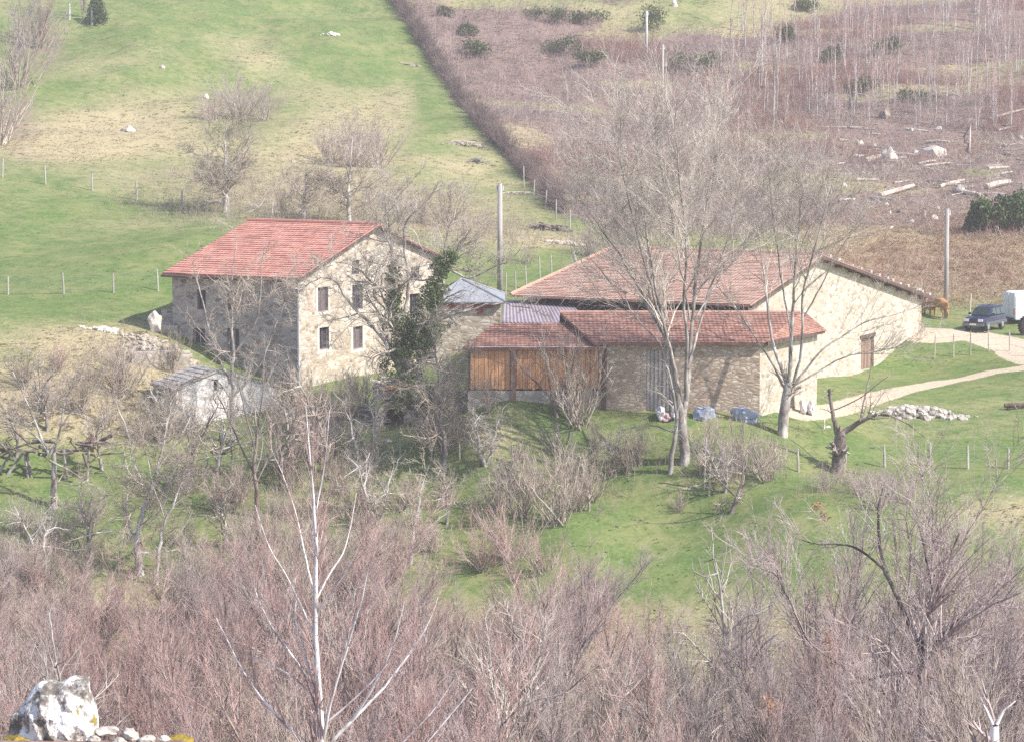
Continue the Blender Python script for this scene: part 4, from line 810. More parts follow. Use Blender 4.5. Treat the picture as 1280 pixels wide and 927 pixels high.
# greyer, stouter trees standing out of the thicket
greys = [make_kind('grey_tree', 160 + i, 'bark_grey', 'twig_grey', Hh=11., r=.17, lean=0, stems=(1, 2)[i], l1=(1.3, .25, .75, .42, 1.2, 4.5, .5, .03, 8, .13, .06, .1),
    levels=[(2.6, .15, .7, .5, .5, 2.2, .55, .010, 5, .14, .04, .1), (4.5, .08, .6, .5, .3, 1.0, .7, .006, 3, .14, .04, .1)], spread=.1, wander=.07) for i in range(2)]
for i, (px, py, Y_, lab) in enumerate([(170, 745, 84, 'fork-topped grey tree above the right end of the stone ledge'), (625, 730, 84, 'grey tree with ascending limbs right of the birch in the thicket'), (700, 755, 88, 'straight grey stem in the thicket below the open meadow'), (795, 800, 78, 'grey tree with low side limbs at the bottom, left of the dark alder'), (560, 745, 96, 'slim grey tree in the thicket by the outer birch branches'), (880, 790, 90, 'thin grey tree in the thicket below the meadow bank'),
        (1240, 690, 96, 'grey tree behind the right side of the dark alder'), (20, 730, 92, 'grey tree in the thicket at the left picture edge'), (960, 655, 100, 'grey tree whose top reaches over the meadow left of the right thicket hump'), (1075, 640, 104, 'grey pale-barked tree in the hump of thicket at right'), (290, 700, 100, 'grey tree behind the left birch branches'), (460, 720, 92, 'grey tree between the birch stem and its right branches')]):
    g_ = GY(px, Y_); hh = (zat(0, Y_, py) - g_.z) / HT[id(greys[i % 2].children[0].data)]; place(greys[i % 2], g_, hh, rnd.uniform(0, 6.3), lab, 'tree', None)
# named shrubs in the meadow and around the farm  (column, row of foot, height px, kind)
SH = [(700, 655, 105, 0, 'grey twiggy bush with a dark foot on the meadow below the shed'), (655, 650, 90, 0, 'left half of the grey-brown bush clump in the meadow centre'), (740, 625, 70, 0, 'low grey bush at the upper right of the meadow bush clump'),
      (885, 575, 60, 0, 'brown tangled bush under the blue sheeting heaps'), (925, 585, 70, 0, 'brown tangled bush left of the pollard ash foot'), (960, 600, 60, 0, 'thin brown bush at the foot of the pollard ash'), (640, 705, 85, 2, 'rusty red bush at the left edge of the open meadow'), (600, 715, 75, 2, 'rusty red bush beside the grey leaning tree'), (680, 720, 60, 2, 'low rusty bush spilling onto the open meadow'),
      (215, 470, 55, 0, 'tan bush against the stone terrace wall'), (150, 500, 75, 0, 'tan bush below the dry bank at left'), (100, 520, 70, 0, 'tan bush behind the woodpile tree'), (60, 520, 60, 1, 'brown bush at left below the near meadow fence'), (175, 552, 55, 0, 'tan bush left of the whitewashed shed'), (345, 545, 50, 0, 'tan bush at the right end of the whitewashed shed'), (385, 545, 90, 0, 'tan bush between the birch tip and the farmhouse wall'), (430, 535, 80, 0, 'tan bush under the farmhouse gable'),
      (455, 520, 60, 1, 'brown bush left of the dark cellar mouth'), (570, 520, 65, 0, 'bush at the left end of the plank wall'), (610, 515, 50, 0, 'low bush against the left planks'), (410, 575, 70, 1, 'mauve bush behind the tip of the birch'), (360, 600, 80, 1, 'mauve bush left of the birch tip'), (280, 640, 60, 2, 'reddish bush right of the lichen-white tree'), (445, 640, 60, 2, 'reddish bush right of the birch top branches'), (1100, 640, 60, 1, 'mauve bush below the pollard with the low branch'), (1030, 615, 40, 1, 'small mauve bush at the foot of the squat pollard'),
      (785, 590, 55, 0, 'sprawling grey bush left of the ash trunks'), (745, 570, 45, 0, 'low sprawling bush below the stone wall'), (850, 640, 30, 0, 'scrubby bush on the edge of the bare bank'), (480, 690, 60, 1, 'mauve bush behind the birch side branches'), (715, 430, 40, 0, 'brush heap leaning over the step between the two shed roofs'),
      (300, 150, 62, 1, 'mauve shrub clump on the far hillside, its middle'), (330, 152, 50, 1, 'mauve shrub clump on the far hillside, its right end'), (268, 150, 40, 1, 'mauve shrub clump on the far hillside, its left end'), (445, 208, 70, 1, 'round mauve thicket right behind the farmhouse'), (470, 210, 62, 1, 'right part of the round thicket behind the farmhouse'), (415, 205, 50, 1, 'left part of the round thicket behind the farmhouse'),
      (20, 110, 110, 1, 'tall grey brush at the top left corner'), (0, 180, 100, 1, 'grey brush at the left edge above the upper fence'), (45, 60, 75, 1, 'dark based brush beside the left corner trees'), (560, 285, 60, 0, 'grey brush right of the farmhouse roof'), (525, 280, 50, 0, 'grey brush above the right verge of the farmhouse'), (355, 270, 40, 0, 'small brush between the crest trees'), (660, 330, 30, 0, 'small brush beside the utility pole'), (735, 322, 45, 0, 'grey brush at the left end of the barn ridge')]
for px, py, hp, k, lab in SH:
    g_ = G(px, py, 112) if (px, py) != (715, 430) else Vector(P(715, 432, 143.0)); s_ = hp / F * g_.y / 2.9
    if (px, py) == (715, 430): g_ = GY(722, 142.2); s_ = (zat(0, 142.2, 398) - g_.z) / 3.1
    place(shrubs[k], g_ - Z * .1, s_ * rnd.uniform(1.0, 1.2), rnd.uniform(0, 6.3), lab, 'shrub', None, s_)
MS = [(200, 560), (235, 545), (410, 600), (370, 620), (420, 620), (455, 600), (240, 620), (300, 640), (350, 650), (400, 655), (450, 665), (500, 640), (560, 640), (590, 660), (620, 640), (640, 615),
      (660, 580), (690, 570), (710, 600), (680, 620), (725, 640), (760, 600), (800, 570), (870, 600), (905, 600), (945, 590), (975, 585), (160, 470), (75, 470), (30, 490), (130, 540), (400, 520), (360, 515), (445, 500), (540, 560), (565, 570), (120, 660), (60, 680), (20, 670), (240, 690), (300, 690), (540, 690), (1080, 620), (1140, 630)]
for px, py in MS:
    g_ = G(px + rnd.uniform(-8, 8), py, 112); s_ = rnd.uniform(.5, .95); k = rnd.choice((0, 0, 0, 1, 2 if px < 650 else 0))
    place(shrubs[k], g_ - Z * .1, s_ * rnd.uniform(1, 1.3), rnd.uniform(0, 6.3), 'leafless twiggy bush in the grey-brown tangle between the farm and the bottom thicket', 'shrub', 'bushes in the tangle below the farm', s_)
gn = [make_kind('gnarled_tree', 180 + i, ('bark_grey', 'bark_white', 'bark_grey')[i], ('twig_tan', 'twig_grey', 'twig_tan')[i], Hh=6.2, r=.17, lean=0, stems=(1, 2, 1)[i], l1=(1.6, .22, .95, .6, 1.2, 3.8, .55, .04, 8, .24, .05, .1),
    levels=[(3.2, .15, .85, .5, .5, 2.0, .55, .014, 5, .25, .03, .1), (5.5, .08, .8, .5, .3, 1.0, .65, .008, 4, .22, .03, .1)], spread=.16, wander=.16) for i in range(3)]
for i, (px, py, hp, lab) in enumerate([(238, 612, 135, 'gnarled pale tree standing among stakes below the whitewashed shed'), (272, 595, 110, 'gnarled tree whose crown covers the right part of the whitewashed shed'), (352, 612, 150, 'gnarled tree left of the birch top, reaching up the farmhouse corner'), (408, 598, 150, 'twisted tree just right of the birch top before the farmhouse gable'), (458, 592, 105, 'twisted low tree left of the dark cellar mouth'),
        (128, 590, 95, 'gnarled tree right of the woodpile with its red tub'), (22, 575, 100, 'gnarled tree cut by the left edge behind the woodpile'), (605, 590, 85, 'small twisted tree below the left plank wall'), (640, 640, 90, 'gnarled tree at the left of the central meadow bush clump'), (560, 660, 95, 'gnarled tree right of the small grey leaning tree'), (470, 660, 100, 'pale twisted tree between the birch top branches and the fence'),
        (770, 600, 70, 'low twisted tree left of the slender crooked trunk'), (110, 700, 110, 'pale gnarled tree left of the lichen-white tree'), (55, 725, 100, 'gnarled tree low in the left meadow near the picture edge'), (285, 690, 110, 'gnarled tree right of the two lichen-white trees'), (390, 690, 110, 'gnarled tree directly behind the upper birch stem'), (205, 560, 90, 'crooked tree at the left corner of the whitewashed shed'), (60, 540, 95, 'crooked tree rising on the dry bank above the woodpile'), (735, 640, 75, 'twisted bush-like tree at the right of the central bush clump'), (905, 620, 65, 'crooked small tree between the two tall ash trunks, lower down')]):
    g_ = G(px, py, 112); hh = hp / F * g_.y / HT[id(gn[i % 3].children[0].data)]; place(gn[i % 3], g_, hh * 1.1, rnd.uniform(0, 6.3), lab, 'tree', None, hh)
# birch saplings over the far right slope
for i in range(270):
    t = rnd.random()
    if i < 215: px, py = rnd.uniform(900, 1290), rnd.choice([rnd.uniform(10, 70), rnd.uniform(60, 120), rnd.uniform(120, 165)])
    elif i < 245: px, py = rnd.uniform(640, 900), rnd.uniform(60, 190)
    else: py = rnd.uniform(60, 250); px = float(hedge_x(py)) + rnd.uniform(8, 90)
    if py < 30 and px < 1010: continue
    g_ = G(px, py, 186); hp = rnd.uniform(45, 105) if px > 900 else rnd.uniform(25, 55); s_ = hp / F * g_.y / 7.2
    place(saps[i % 2], g_, s_ * 1.1, rnd.uniform(0, 6.3), 'thin pale-stemmed birch sapling with reddish twigs on the far right hillside', 'tree', 'birch saplings on the far right hillside', s_)
# small grey trees in the left corner
for px, py, hp, k, lab in [(52, 62, 70, 0, 'dark multi-stemmed bare tree at the top left, with a mossy foot'), (15, 100, 105, 3, 'bare grey tree at the very top left corner'), (104, 22, 40, 1, 'bare tree beside the pale posts at the top left')]:
    g_ = G(px, py, 186); s_ = hp / F * g_.y / 10.5; place(alders[k], g_, s_, 1. + px, lab, 'tree', None)

# ------------------------------------------------------------------ scrub, brambles and grass nobody could count
def scatter(rng, n_, ylo, yhi, test, far=True):
    out = []; tot = 0
    while tot < n_:
        y = ylo + (yhi - ylo) * rng.rand(40000); x = (rng.rand(40000) * 2 - 1) * (y * .195 + 2); z = H(x, y); px, py = project(x, y, z)
        m_ = test(px, py, x, y, z, rng); out.append(np.stack([x, y, z], -1)[m_]); tot += m_.sum()
        if m_.sum() == 0: break
    return np.concatenate(out)[:n_]
def brush(name, label, cat, twig, pts, rng, h, per, rad, seg=3, spread=.5, lean=.3):
    n_ = len(pts) * per; st = np.repeat(pts, per, 0) + np.stack([rng.randn(n_) * spread * .4, rng.randn(n_) * spread * .4, np.full(n_, -.05)], -1)
    d = np.stack([rng.randn(n_) * lean, rng.randn(n_) * lean, np.ones(n_)], -1); hh = h * (.4 + .8 * rng.rand(n_)) * np.repeat(.5 + rng.rand(len(pts)), per)
    ch = [grow(rng, st, d, hh, np.full(n_, rad), seg, .22, .0, .35)]; p, dd, ln, rr = kids(rng, *ch[0], 2.2 / max(h, .3), .3, .7, .5, .1, .6 * h, .7, rad * .55); ch.append(grow(rng, p, dd, ln, rr, 2, .15, .05, .4))
    v, q_ = tubes(ch, 3); return tag(link(name, mesh_np(name, v, q_, M[twig], q=4)), label, cat, kind='stuff')
rng = np.random.RandomState(9)
insc = lambda px, py, lo=0: (px > hedge_x(py) + 4 + lo) & (py < 300)
clear = lambda px, py: (blob(px, py, 900, 15, 120, 24, 1.) > .4) | (blob(px, py, 640, 2, 100, 10, 1.) > .4)
cut = lambda px, py: (px > 1040) & (py > 165)
t1 = lambda px, py, x, y, z, r: insc(px, py) & ~clear(px, py) & (r.rand(len(px)) > .85 * np.clip((vnoise(x / 12 + 3, y / 6) - .13) * 7, 0, 1)) & (~cut(px, py) | (r.rand(len(px)) < .25)) & (y > 186)
brush('hillside_scrub', 'mauve brown scrub covering the far right hillside', 'scrub', 'twig_hill', scatter(rng, 5200, 186, 325, t1), rng, 1.3, 7, .016, 3, 1.0)
brush('hillside_bramble', 'reddish bramble stems among the far right hillside scrub', 'scrub', 'twig_russet', scatter(rng, 3400, 186, 325, lambda px, py, x, y, z, r: t1(px, py, x, y, z, r) & (vnoise(x / 12, y / 12) > .02)), rng, 1.1, 7, .016, 3, .8)
brush('dead_stalks', 'pale dead stalks strewn over the cleared hillside', 'brushwood', 'twig_grey', scatter(rng, 2200, 186, 325, lambda px, py, x, y, z, r: insc(px, py) & ((px > 760) & (py > 110)) & (y > 186)), rng, .9, 3, .022, 2, .8, lean=2.2)
brush('valley_undergrowth', 'brown undergrowth beneath the foreground thicket', 'undergrowth', 'twig_mauve', scatter(rng, 2600, 95, 124, lambda px, py, x, y, z, r: py > np.interp(px, TX, TY) + 30), rng, 1.5, 8, .010, 3, .9)
brush('valley_bramble', 'reddish brambles beneath the foreground thicket', 'undergrowth', 'twig_red', scatter(rng, 1800, 95, 126, lambda px, py, x, y, z, r: (py > np.interp(px, TX, TY) + 10) & (px < 760)), rng, 1.4, 8, .010, 3, .9)
dens = lambda px, py: np.maximum.reduce([blob(px, py, *b) for b in [(110, 480, 110, 45), (200, 530, 70, 30), (390, 520, 70, 35), (600, 530, 60, 20), (700, 600, 90, 40), (900, 580, 80, 30), (770, 560, 60, 20), (560, 500, 50, 20), (440, 540, 60, 20), (350, 620, 90, 50), (60, 680, 160, 30), (300, 250, 120, 30), (420, 265, 120, 25), (590, 290, 90, 30), (760, 310, 60, 18), (150, 440, 70, 18), (1080, 610, 80, 16)]])
brush('dead_bracken', 'tan dead stems and bracken on the banks around the farm', 'bracken', 'twig_tan', scatter(rng, 3600, 118, 240, lambda px, py, x, y, z, r: r.rand(len(px)) < dens(px, py)), rng, .75, 5, .010, 3, .6)
brush('red_bracken', 'low reddish dead bracken on the slope behind the barn and cars', 'bracken', 'bracken_red', scatter(rng, 5200, 182, 245, lambda px, py, x, y, z, r: (r.rand(len(px)) < blob(px, py, 1190, 335, 190, 48, 1.3)) & (py < 385) & (y > 184)), rng, .42, 6, .016, 2, .8, lean=1.2)
def hedge():
    pts = []
    for py in np.arange(-6, 268, 1.1):
        g_ = G(float(hedge_x(py)) + rnd.uniform(-2, 2.5), float(py), 186); pts.append([g_.x, g_.y, g_.z])
    o = brush('hedge', 'dense bare hedgerow running down the hillside between meadow and scrub', 'hedge', 'hedge_twig', np.array(pts), rng, 1.35, 44, .02, 3, .4); del o['kind']; return o
hedge()
def tufts(name, label, n_, ylo, yhi, test, hgt, tone, blades=5, seed=1, cat='grass'):
    r = np.random.RandomState(seed); pts = scatter(r, n_, ylo, yhi, test); n_ = len(pts); zd_, zs_, zt_ = zones(*pts.T); ok = (zt_ < .35); pts, zd_ = pts[ok], zd_[ok]; n_ = len(pts)
    tn = np.clip(tone + zd_ * .65 + r.randn(n_) * .13, 0, 1); c_ = np.repeat(pts, blades, 0); t_ = np.repeat(tn, blades) + r.randn(n_ * blades) * .05; m_ = len(c_)
    an = r.rand(m_) * 6.283; out = np.stack([np.cos(an), np.sin(an), np.zeros(m_)], -1); sd = np.stack([-np.sin(an), np.cos(an), np.zeros(m_)], -1); hh = (hgt * (.5 + r.rand(m_)))[:, None] * np.repeat(.6 + .8 * r.rand(n_), blades)[:, None]
    b0 = c_ + out * r.rand(m_, 1) * .12 - Z_ * .02; tip = b0 + out * hh * (1.3 + 1.2 * r.rand(m_, 1)) + Z_ * hh * .45; wd = .028 + .02 * r.rand(m_, 1)
    Vv = np.stack([b0 - sd * wd, b0 + sd * wd, tip], 1).reshape(-1, 3); tag(link(name, mesh_np(name, Vv, np.arange(m_ * 3).reshape(-1, 3), M['grass'], col=np.repeat(np.clip(t_, 0, 1), 3)[:, None])), label, cat, kind='stuff')
Z_ = np.array([0, 0, 1.])
tufts('meadow_grass', 'green and yellowing grass tufts on the meadows', 9000, 118, 300, lambda px, py, x, y, z, r: (~insc(px, py, -4)) & (py > -15) & (py < 800), .085, .10, 4, 2)
tufts('dry_grass', 'bleached dry grass tussocks on banks and hillside', 24000, 118, 300, lambda px, py, x, y, z, r: (zones(x, y, z)[0] > .42 + .3 * r.rand(len(x))) & (py > -15) & (py < 850), .15, .28, 6, 3)
tufts('slope_grass', 'dry grass growing between the hillside scrub', 9000, 186, 325, lambda px, py, x, y, z, r: insc(px, py), .25, .45, 5, 4)

# green broom, conifers
def bush_leaf(name, lab, cat, mt, px, py, wpx, hpx, n_, seed, size, ymin=186):
    g_ = G(px, py, ymin); k = g_.y / F; r_ = random.Random(seed); bl = []
    for i in range(7): bl.append(((g_.x + r_.uniform(-.5, .5) * wpx * k, g_.y + r_.uniform(-.5, .5) * wpx * k * .6, g_.z + hpx * k * r_.uniform(.25, .65)), (wpx * k * .3, wpx * k * .28, hpx * k * .38), n_ // 7))
    return leaves(name, lab, cat, mt, bl, seed, size)
for i, (px, py, w_, h_, lab) in enumerate([(560, 22, 18, 16, 'at the head of the hedge'), (585, 46, 22, 20, 'beside the upper hedge'), (594, 72, 34, 26, 'right of the hedge on the upper slope'), (680, 28, 44, 20, 'under the pale clearing at the top'), (735, 30, 40, 18, 'right of the broom under the clearing'), (700, 70, 50, 26, 'in the middle of the mauve slope'),
        (742, 84, 34, 22, 'above the top of the tall ash'), (825, 40, 40, 36, 'behind the highest pole'), (860, 90, 58, 30, 'between the two thin poles'), (985, 55, 26, 26, 'in the top right birches'), (1045, 80, 40, 24, 'long dark clump in the right birches'), (1105, 70, 36, 24, 'right of the dark clump in the birches'), (1010, 15, 26, 20, 'at the edge of the top clearing'), (1080, 115, 40, 20, 'above the dark stump'), (1150, 130, 40, 18, 'above the cut slope')]):
    bush_leaf('broom_bush', 'green broom bush ' + lab, 'shrub', 'broom', px, py, w_, h_, 1100, 200 + i, .11)
def conifer(px, py, hp, lab, seed):
    g_ = G(px, py, 180); h_ = hp / F * g_.y; r_ = np.random.RandomState(seed); root = empty('young_fir', g_); mb = MB(); mb.tube([g_ - Z * .2, g_ + Z * h_], [.09, .015], 6); t_ = mb.build('trunk', M['bark_brown'], root)
    t_.data.transform(Matrix.Translation(-g_)); C_ = []; D_ = []
    for k in range(420):
        f = r_.rand() ** .8; an = r_.rand() * 6.28; ln = h_ * .55 * (1 - f) ** .7 * (.6 + .5 * r_.rand()) + .1
        for j in range(16):
            s__ = r_.rand(); C_.append([math.cos(an) * ln * s__ + r_.randn() * .05, math.sin(an) * ln * s__ + r_.randn() * .05, h_ * (.03 + f * .97) - ln * s__ * .25 + r_.randn() * .05]); 
    C_ = np.array(C_); n_ = len(C_); a = unit(r_.randn(n_, 3)); b2 = unit(np.cross(a, r_.randn(n_, 3))); sz = .13
    link('crown', mesh_np('crown', np.stack([C_ + a * sz, C_ + b2 * sz * .4, C_ - a * sz, C_ - b2 * sz * .4], 1).reshape(-1, 3), np.arange(n_ * 4).reshape(-1, 4), M['conifer'], col=np.repeat(r_.rand(n_), 4)[:, None], q=4), root); return tag(root, lab, 'fir')
bush_leaf('fir_bush', 'dark fir bush above the cars, the left one of the right-edge clump', 'shrub', 'conifer', 1234, 291, 34, 44, 4200, 301, .11, 180); bush_leaf('fir_bush', 'dark rounded fir bush cut by the right picture edge', 'shrub', 'conifer', 1272, 286, 44, 48, 5200, 302, .11, 180); conifer(1218, 288, 30, 'small paler pointed fir left of the dark fir bushes at the right edge', 4); conifer(121, 30, 34, 'dark ivy-green fir beside pale posts in the top left corner', 5)
leaves('dry_leaf_spray', 'spray of withered orange leaves still on a twig below the squat pollard', 'leaves', 'leaf_dry', [(P(1022, 632, 110), (.25, .25, .3), 60), (P(1030, 645, 110), (.2, .2, .2), 40)], 5, .06)
leaves('dry_leaf_spray', 'withered pinkish leaves hanging in the bottom right thicket', 'leaves', 'leaf_dry', [(P(1035, 800, 84), (.2, .2, .5), 90), (P(1040, 820, 84), (.3, .2, .3), 60)], 6, .05)
leaves('dry_leaf_spray', 'withered pinkish leaf clump low beside the bottom right tree', 'leaves', 'leaf_dry', [(P(962, 880, 80), (.3, .2, .4), 110)], 7, .05)

# ------------------------------------------------------------------ fences and poles
def fence(name, label, pts_px, hgt, wires, pr=.055, ymin=112, mt='post', sub=1):
    ps = [G(a, b, ymin) for a, b in pts_px]; q_ = []
    for a, b in zip(ps, ps[1:]):
        for k in range(sub): p = a.lerp(b, k / sub); p.z = Hs(p.x, p.y); q_.append(p)
    q_.append(ps[-1]); root = empty(name, q_[0]); tag(root, label, 'fence')
    for i, p in enumerate(q_):
        l_ = Vector((rnd.uniform(-.06, .06), rnd.uniform(-.06, .06), 1)) * hgt * rnd.uniform(.88, 1.1); o_ = p - root.location; mb = MB(); mb.tube([o_ - Z * .3, o_ + l_ * .55, o_ + l_], [pr, pr * .95, pr * .8], 7); mb.build('post', M[mt], root)
    if wires:
        mb = MB()
        for w_ in wires:
            for a, b in zip(q_, q_[1:]):
                a_, b_ = a - root.location + Z * w_ * hgt, b - root.location + Z * w_ * hgt; mb.tube([a_, (a_ + b_) / 2 - Z * .03, b_], .009, 3)
        mb.build('wire', M['wire'], root)
    return root
fence('wire_fence', 'wire fence with pale posts across the green meadow left of the farmhouse', [(-60, 370), (10, 369), (80, 368), (142, 368), (198, 366)], 1.2, (.25, .45, .65, .85, .97), .06)
fence('wire_fence', 'thin wire fence along the crest of the upper left meadow', [(-50, 216), (3, 222), (57, 231), (115, 240), (171, 250), (228, 260), (285, 272), (340, 277)], 1.35, (.3, .6, .95), .07, 150)
fence('wire_fence', 'wire fence below the old oak and dark cellar mouth', [(405, 585), (438, 580), (470, 582), (500, 577), (540, 575), (575, 580), (640, 585), (700, 588), (770, 586)], 1.15, (.45, .9), .045)
fence('wire_fence', 'wire fence crossing the green field at lower right', [(905, 592), (932, 590), (950, 592), (998, 590), (1056, 588), (1106, 585), (1162, 583), (1210, 586), (1260, 587), (1320, 590)], 1.2, (.35, .65, .92), .07)
fence('wire_fence', 'low fence of short pale posts beneath the whitewashed shed', [(242, 592), (260, 593), (275, 592), (290, 562)], 1.4, (), .05)
fence('wire_fence', 'fence posts beside the gravel bend near the parked cars', [(1168, 452), (1192, 449), (1213, 445), (1236, 441), (1262, 440), (1290, 447)], 1.4, (.3, .6, .9), .045)
fence('wire_fence', 'posts of a pasture fence on the green patch behind the tin shelter', [(632, 372), (645, 366), (658, 362), (675, 352), (690, 350)], 1.5, (.4, .8), .05, 160)
fence('wire_fence', 'row of pale stakes at the lower end of the hedge', [(655, 235), (667, 250), (682, 262), (695, 275), (712, 290)], 1.6, (), .06, 186)
def stake(px, py, h_, lab, lean=0.0, r_=.06, mt='post', ymin=112, cat='stake', name='wooden_stake'):
    g_ = G(px, py, ymin); mb = MB(); mb.tube([-Z * .3, Vector((lean * h_, 0, h_))], [r_, r_ * .8], 7); o = mb.build(name, M[mt]); o.location = g_; return tag(o, lab, cat)
stake(725, 340, 1.3, 'leaning pale stake on the green patch left of the barn roof', -.35, .1, ymin=160); stake(290, 590, 1.4, 'single white stake right of the whitewashed shed foot'); stake(115, 34, 1.8, 'short white post beneath the top left fir', 0, .14, 'metal', 186); stake(87, 27, 1.6, 'whitish post in the top left brush', 0, .12, 'metal', 186)
for px, py, h_ in ((880, 618, 2.6), (886, 620, 1.6)): stake(px, py, h_, 'tall thin pale stake among the bushes under the ash trees' if h_ > 2 else 'short thin stake against the tall one under the ash trees', .03, .05)
stake(1030, 538, .5, 'tiny white marker peg on the grass left of the squat pollard', 0, .06, 'plaster')
def pole(px, py0, py1, lab, mt, r0, r1, ymin, cap=False):
    g_ = G(px, py0, ymin); h_ = zat(g_.x, g_.y, py1) - g_.z; root = empty('utility_pole', g_); tag(root, lab, 'utility pole'); mb = MB(); mb.tube([-Z * .5, Z * h_], [r0, r1], 10); mb.build('shaft', M[mt], root, True)
    mb = MB()
    for s_ in (-1, 1): mb.tube([Vector((s_ * .18, 0, h_ - .35)), Vector((s_ * .18, 0, h_ - .1))], [.05, .035], 6)
    mb.box((0, 0, 0), X, Yv, Z, -.24, .24, -.05, .05, h_ - .45, h_ - .35); mb.build('insulator', M['metal'], root); return root
pole(625, 371, 230, 'tall wooden utility pole behind the slate-roofed outhouse', 'wood_grey', .19, .14, 165); pole(1182, 399, 261, 'dark grey utility pole near the cars and cattle', 'wood_grey', .19, .13, 165)
pole(808, 76, 14, 'pale pole with a white head high on the far scrub slope', 'concrete', .16, .12, 186); pole(828, 150, 56, 'thin pole rising just above the tall ash crown', 'wood_grey', .14, .1, 186)
for px, p0, p1, lab in [(951, 108, 10, 'tall dark snag standing left of the birch stand'), (966, 165, 50, 'dead slim trunk in the birch stand left of the leaning log')]:
    g_ = G(px, p0, 186); mb = MB(); h_ = zat(g_.x, g_.y, p1) - g_.z; mb.tube([-Z * .2, Vector((.1, 0, h_ * .5)), Vector((0, 0, h_))], [.13, .09, .03], 7)
    for k in range(14): z_ = h_ * rnd.uniform(.3, .95); an = rnd.uniform(0, 6.3); mb.tube([Z * z_, Vector((math.cos(an) * .5, math.sin(an) * .5, z_ + .15))], [.03, .01], 4)
    o = mb.build('dead_trunk', M['bark_grey']); o.location = g_; tag(o, lab, 'dead tree')

# ------------------------------------------------------------------ rocks, logs, heaps
def rock_mesh(name, sx, sy, sz, seed, mt, sub=3, rough=.35):
    bm = bmesh.new(); bmesh.ops.create_icosphere(bm, subdivisions=sub, radius=1); r_ = random.Random(seed); off = Vector((r_.uniform(0, 50), r_.uniform(0, 50), 0)); pl = [Vector((r_.uniform(-1, 1), r_.uniform(-1, 1), r_.uniform(-.3, 1))).normalized() for _ in range(9)]
    from mathutils import noise as mn
    for v in bm.verts:
        c_ = v.co.normalized()
        for p_ in pl:
            d_ = c_.dot(p_)
            if d_ > .72: c_ -= p_ * (d_ - .72) * .95
        c_ *= 1 + mn.noise(v.co * 1.6 + off) * rough + mn.noise(v.co * 5 + off) * rough * .25; v.co = Vector((c_.x * sx, c_.y * sy, c_.z * sz))
    me = bpy.data.meshes.new(name); bm.to_mesh(me); bm.free(); me.materials.append(M[mt]); return me
def rock(px, py, wpx, hpx, lab, mt='rock_pale', seed=1, ymin=186, name='boulder'):
    g_ = G(px, py, ymin); k = g_.y / F; o = link(name, rock_mesh(name, wpx * k / 2, wpx * k / 2.2, hpx * k * .75, seed, mt, 2)); o.location = g_ + Z * hpx * k * .15; return tag(o, lab, 'rock')
rock(1167, 195, 34, 16, 'large pale flat-faced boulder on the cleared slope', 'rock_pale', 2); rock(1112, 203, 24, 22, 'grey broken boulder left of the pale flat one', 'rock', 3); rock(1106, 148, 15, 16, 'dark rounded stump-like rock on the upper cut', 'bark_brown', 4); rock(1075, 182, 10, 7, 'small white stone above the grey boulder', 'rock_pale', 5); rock(1174, 164, 9, 7, 'small white stone below the right birches', 'rock_pale', 6)
rock(1200, 240, 18, 10, 'brown rock beside the fallen logs', 'rock', 7); rock(1140, 280, 8, 5, 'tiny white stone on the bare slope behind the barn', 'rock_pale', 8); rock(1114, 288, 7, 4, 'tiny white stone left of another on the bare slope', 'rock_pale', 9); rock(1168, 276, 11, 7, 'whitish stone above the right utility pole', 'rock_pale', 10)
rock(843, 8, 10, 8, 'white stone at the top edge near the pale pole', 'rock_pale', 11); rock(203, 86, 8, 5, 'small grey stone on the upper left meadow', 'rock_tan', 12); rock(160, 165, 22, 8, 'pale stony hummock on the dry slope at left', 'rock_tan', 13); rock(1035, 534, 9, 3, 'flat white stone on the grass by the pollard', 'rock_pale', 14, 112)
rock(258, 124, 9, 6, 'white stone left of the mauve shrub clump', 'rock_pale', 15); rock(552, 555, 11, 6, 'pale stone under the dark cellar mouth', 'rock_pale', 16, 112); rock(485, 554, 11, 5, 'flat pale stone left of another below the cellar mouth', 'rock_pale', 17, 112)
def log(px0, py0, px1, py1, r_, lab, mt='log', ymin=186, up=0., name='fallen_log'):
    a, b = G(px0, py0, ymin), G(px1, py1, ymin); a.z += r_; b.z += r_ + up; mb = MB(); m_ = (a + b) / 2; mb.tube([a - m_, Vector((0, 0, rnd.uniform(-.05, .1))), b - m_], [r_, r_ * .9, r_ * .7], 7); o = mb.build(name, M[mt]); o.location = m_; return tag(o, lab, 'log')
log(1238, 151, 1290, 138, .14, 'long pale log at the right edge under the birches'); log(1020, 161, 1080, 163, .10, 'thin pale log lying along the foot of the birch stand'); log(1066, 118, 1083, 143, .12, 'leaning pale log propped in the birch stand', up=1.5); log(1187, 120, 1200, 140, .10, 'leaning pale log at right in the birches', up=1.2); log(1082, 206, 1100, 200, .28, 'thick white log left of the grey boulder')
log(1095, 205, 1121, 205, .14, 'short pale log in front of the grey boulder'); log(1100, 248, 1142, 237, .22, 'pale log on the lower cleared slope'); log(1233, 240, 1262, 234, .28, 'thick whitish log right of the brown rock'); log(1175, 238, 1205, 228, .14, 'slim log above the brown rock'); log(1205, 245, 1225, 247, .18, 'short pale log touching the brown rock'); log(1232, 211, 1252, 209, .14, 'small pale log on the mossy streak')
log(1212, 192, 1213, 158, .08, 'upright bare stick on the cleared slope'); log(1160, 228, 1190, 232, .1, 'thin log across the lower cleared slope'); log(1255, 160, 1290, 156, .1, 'second thin log at the right edge')
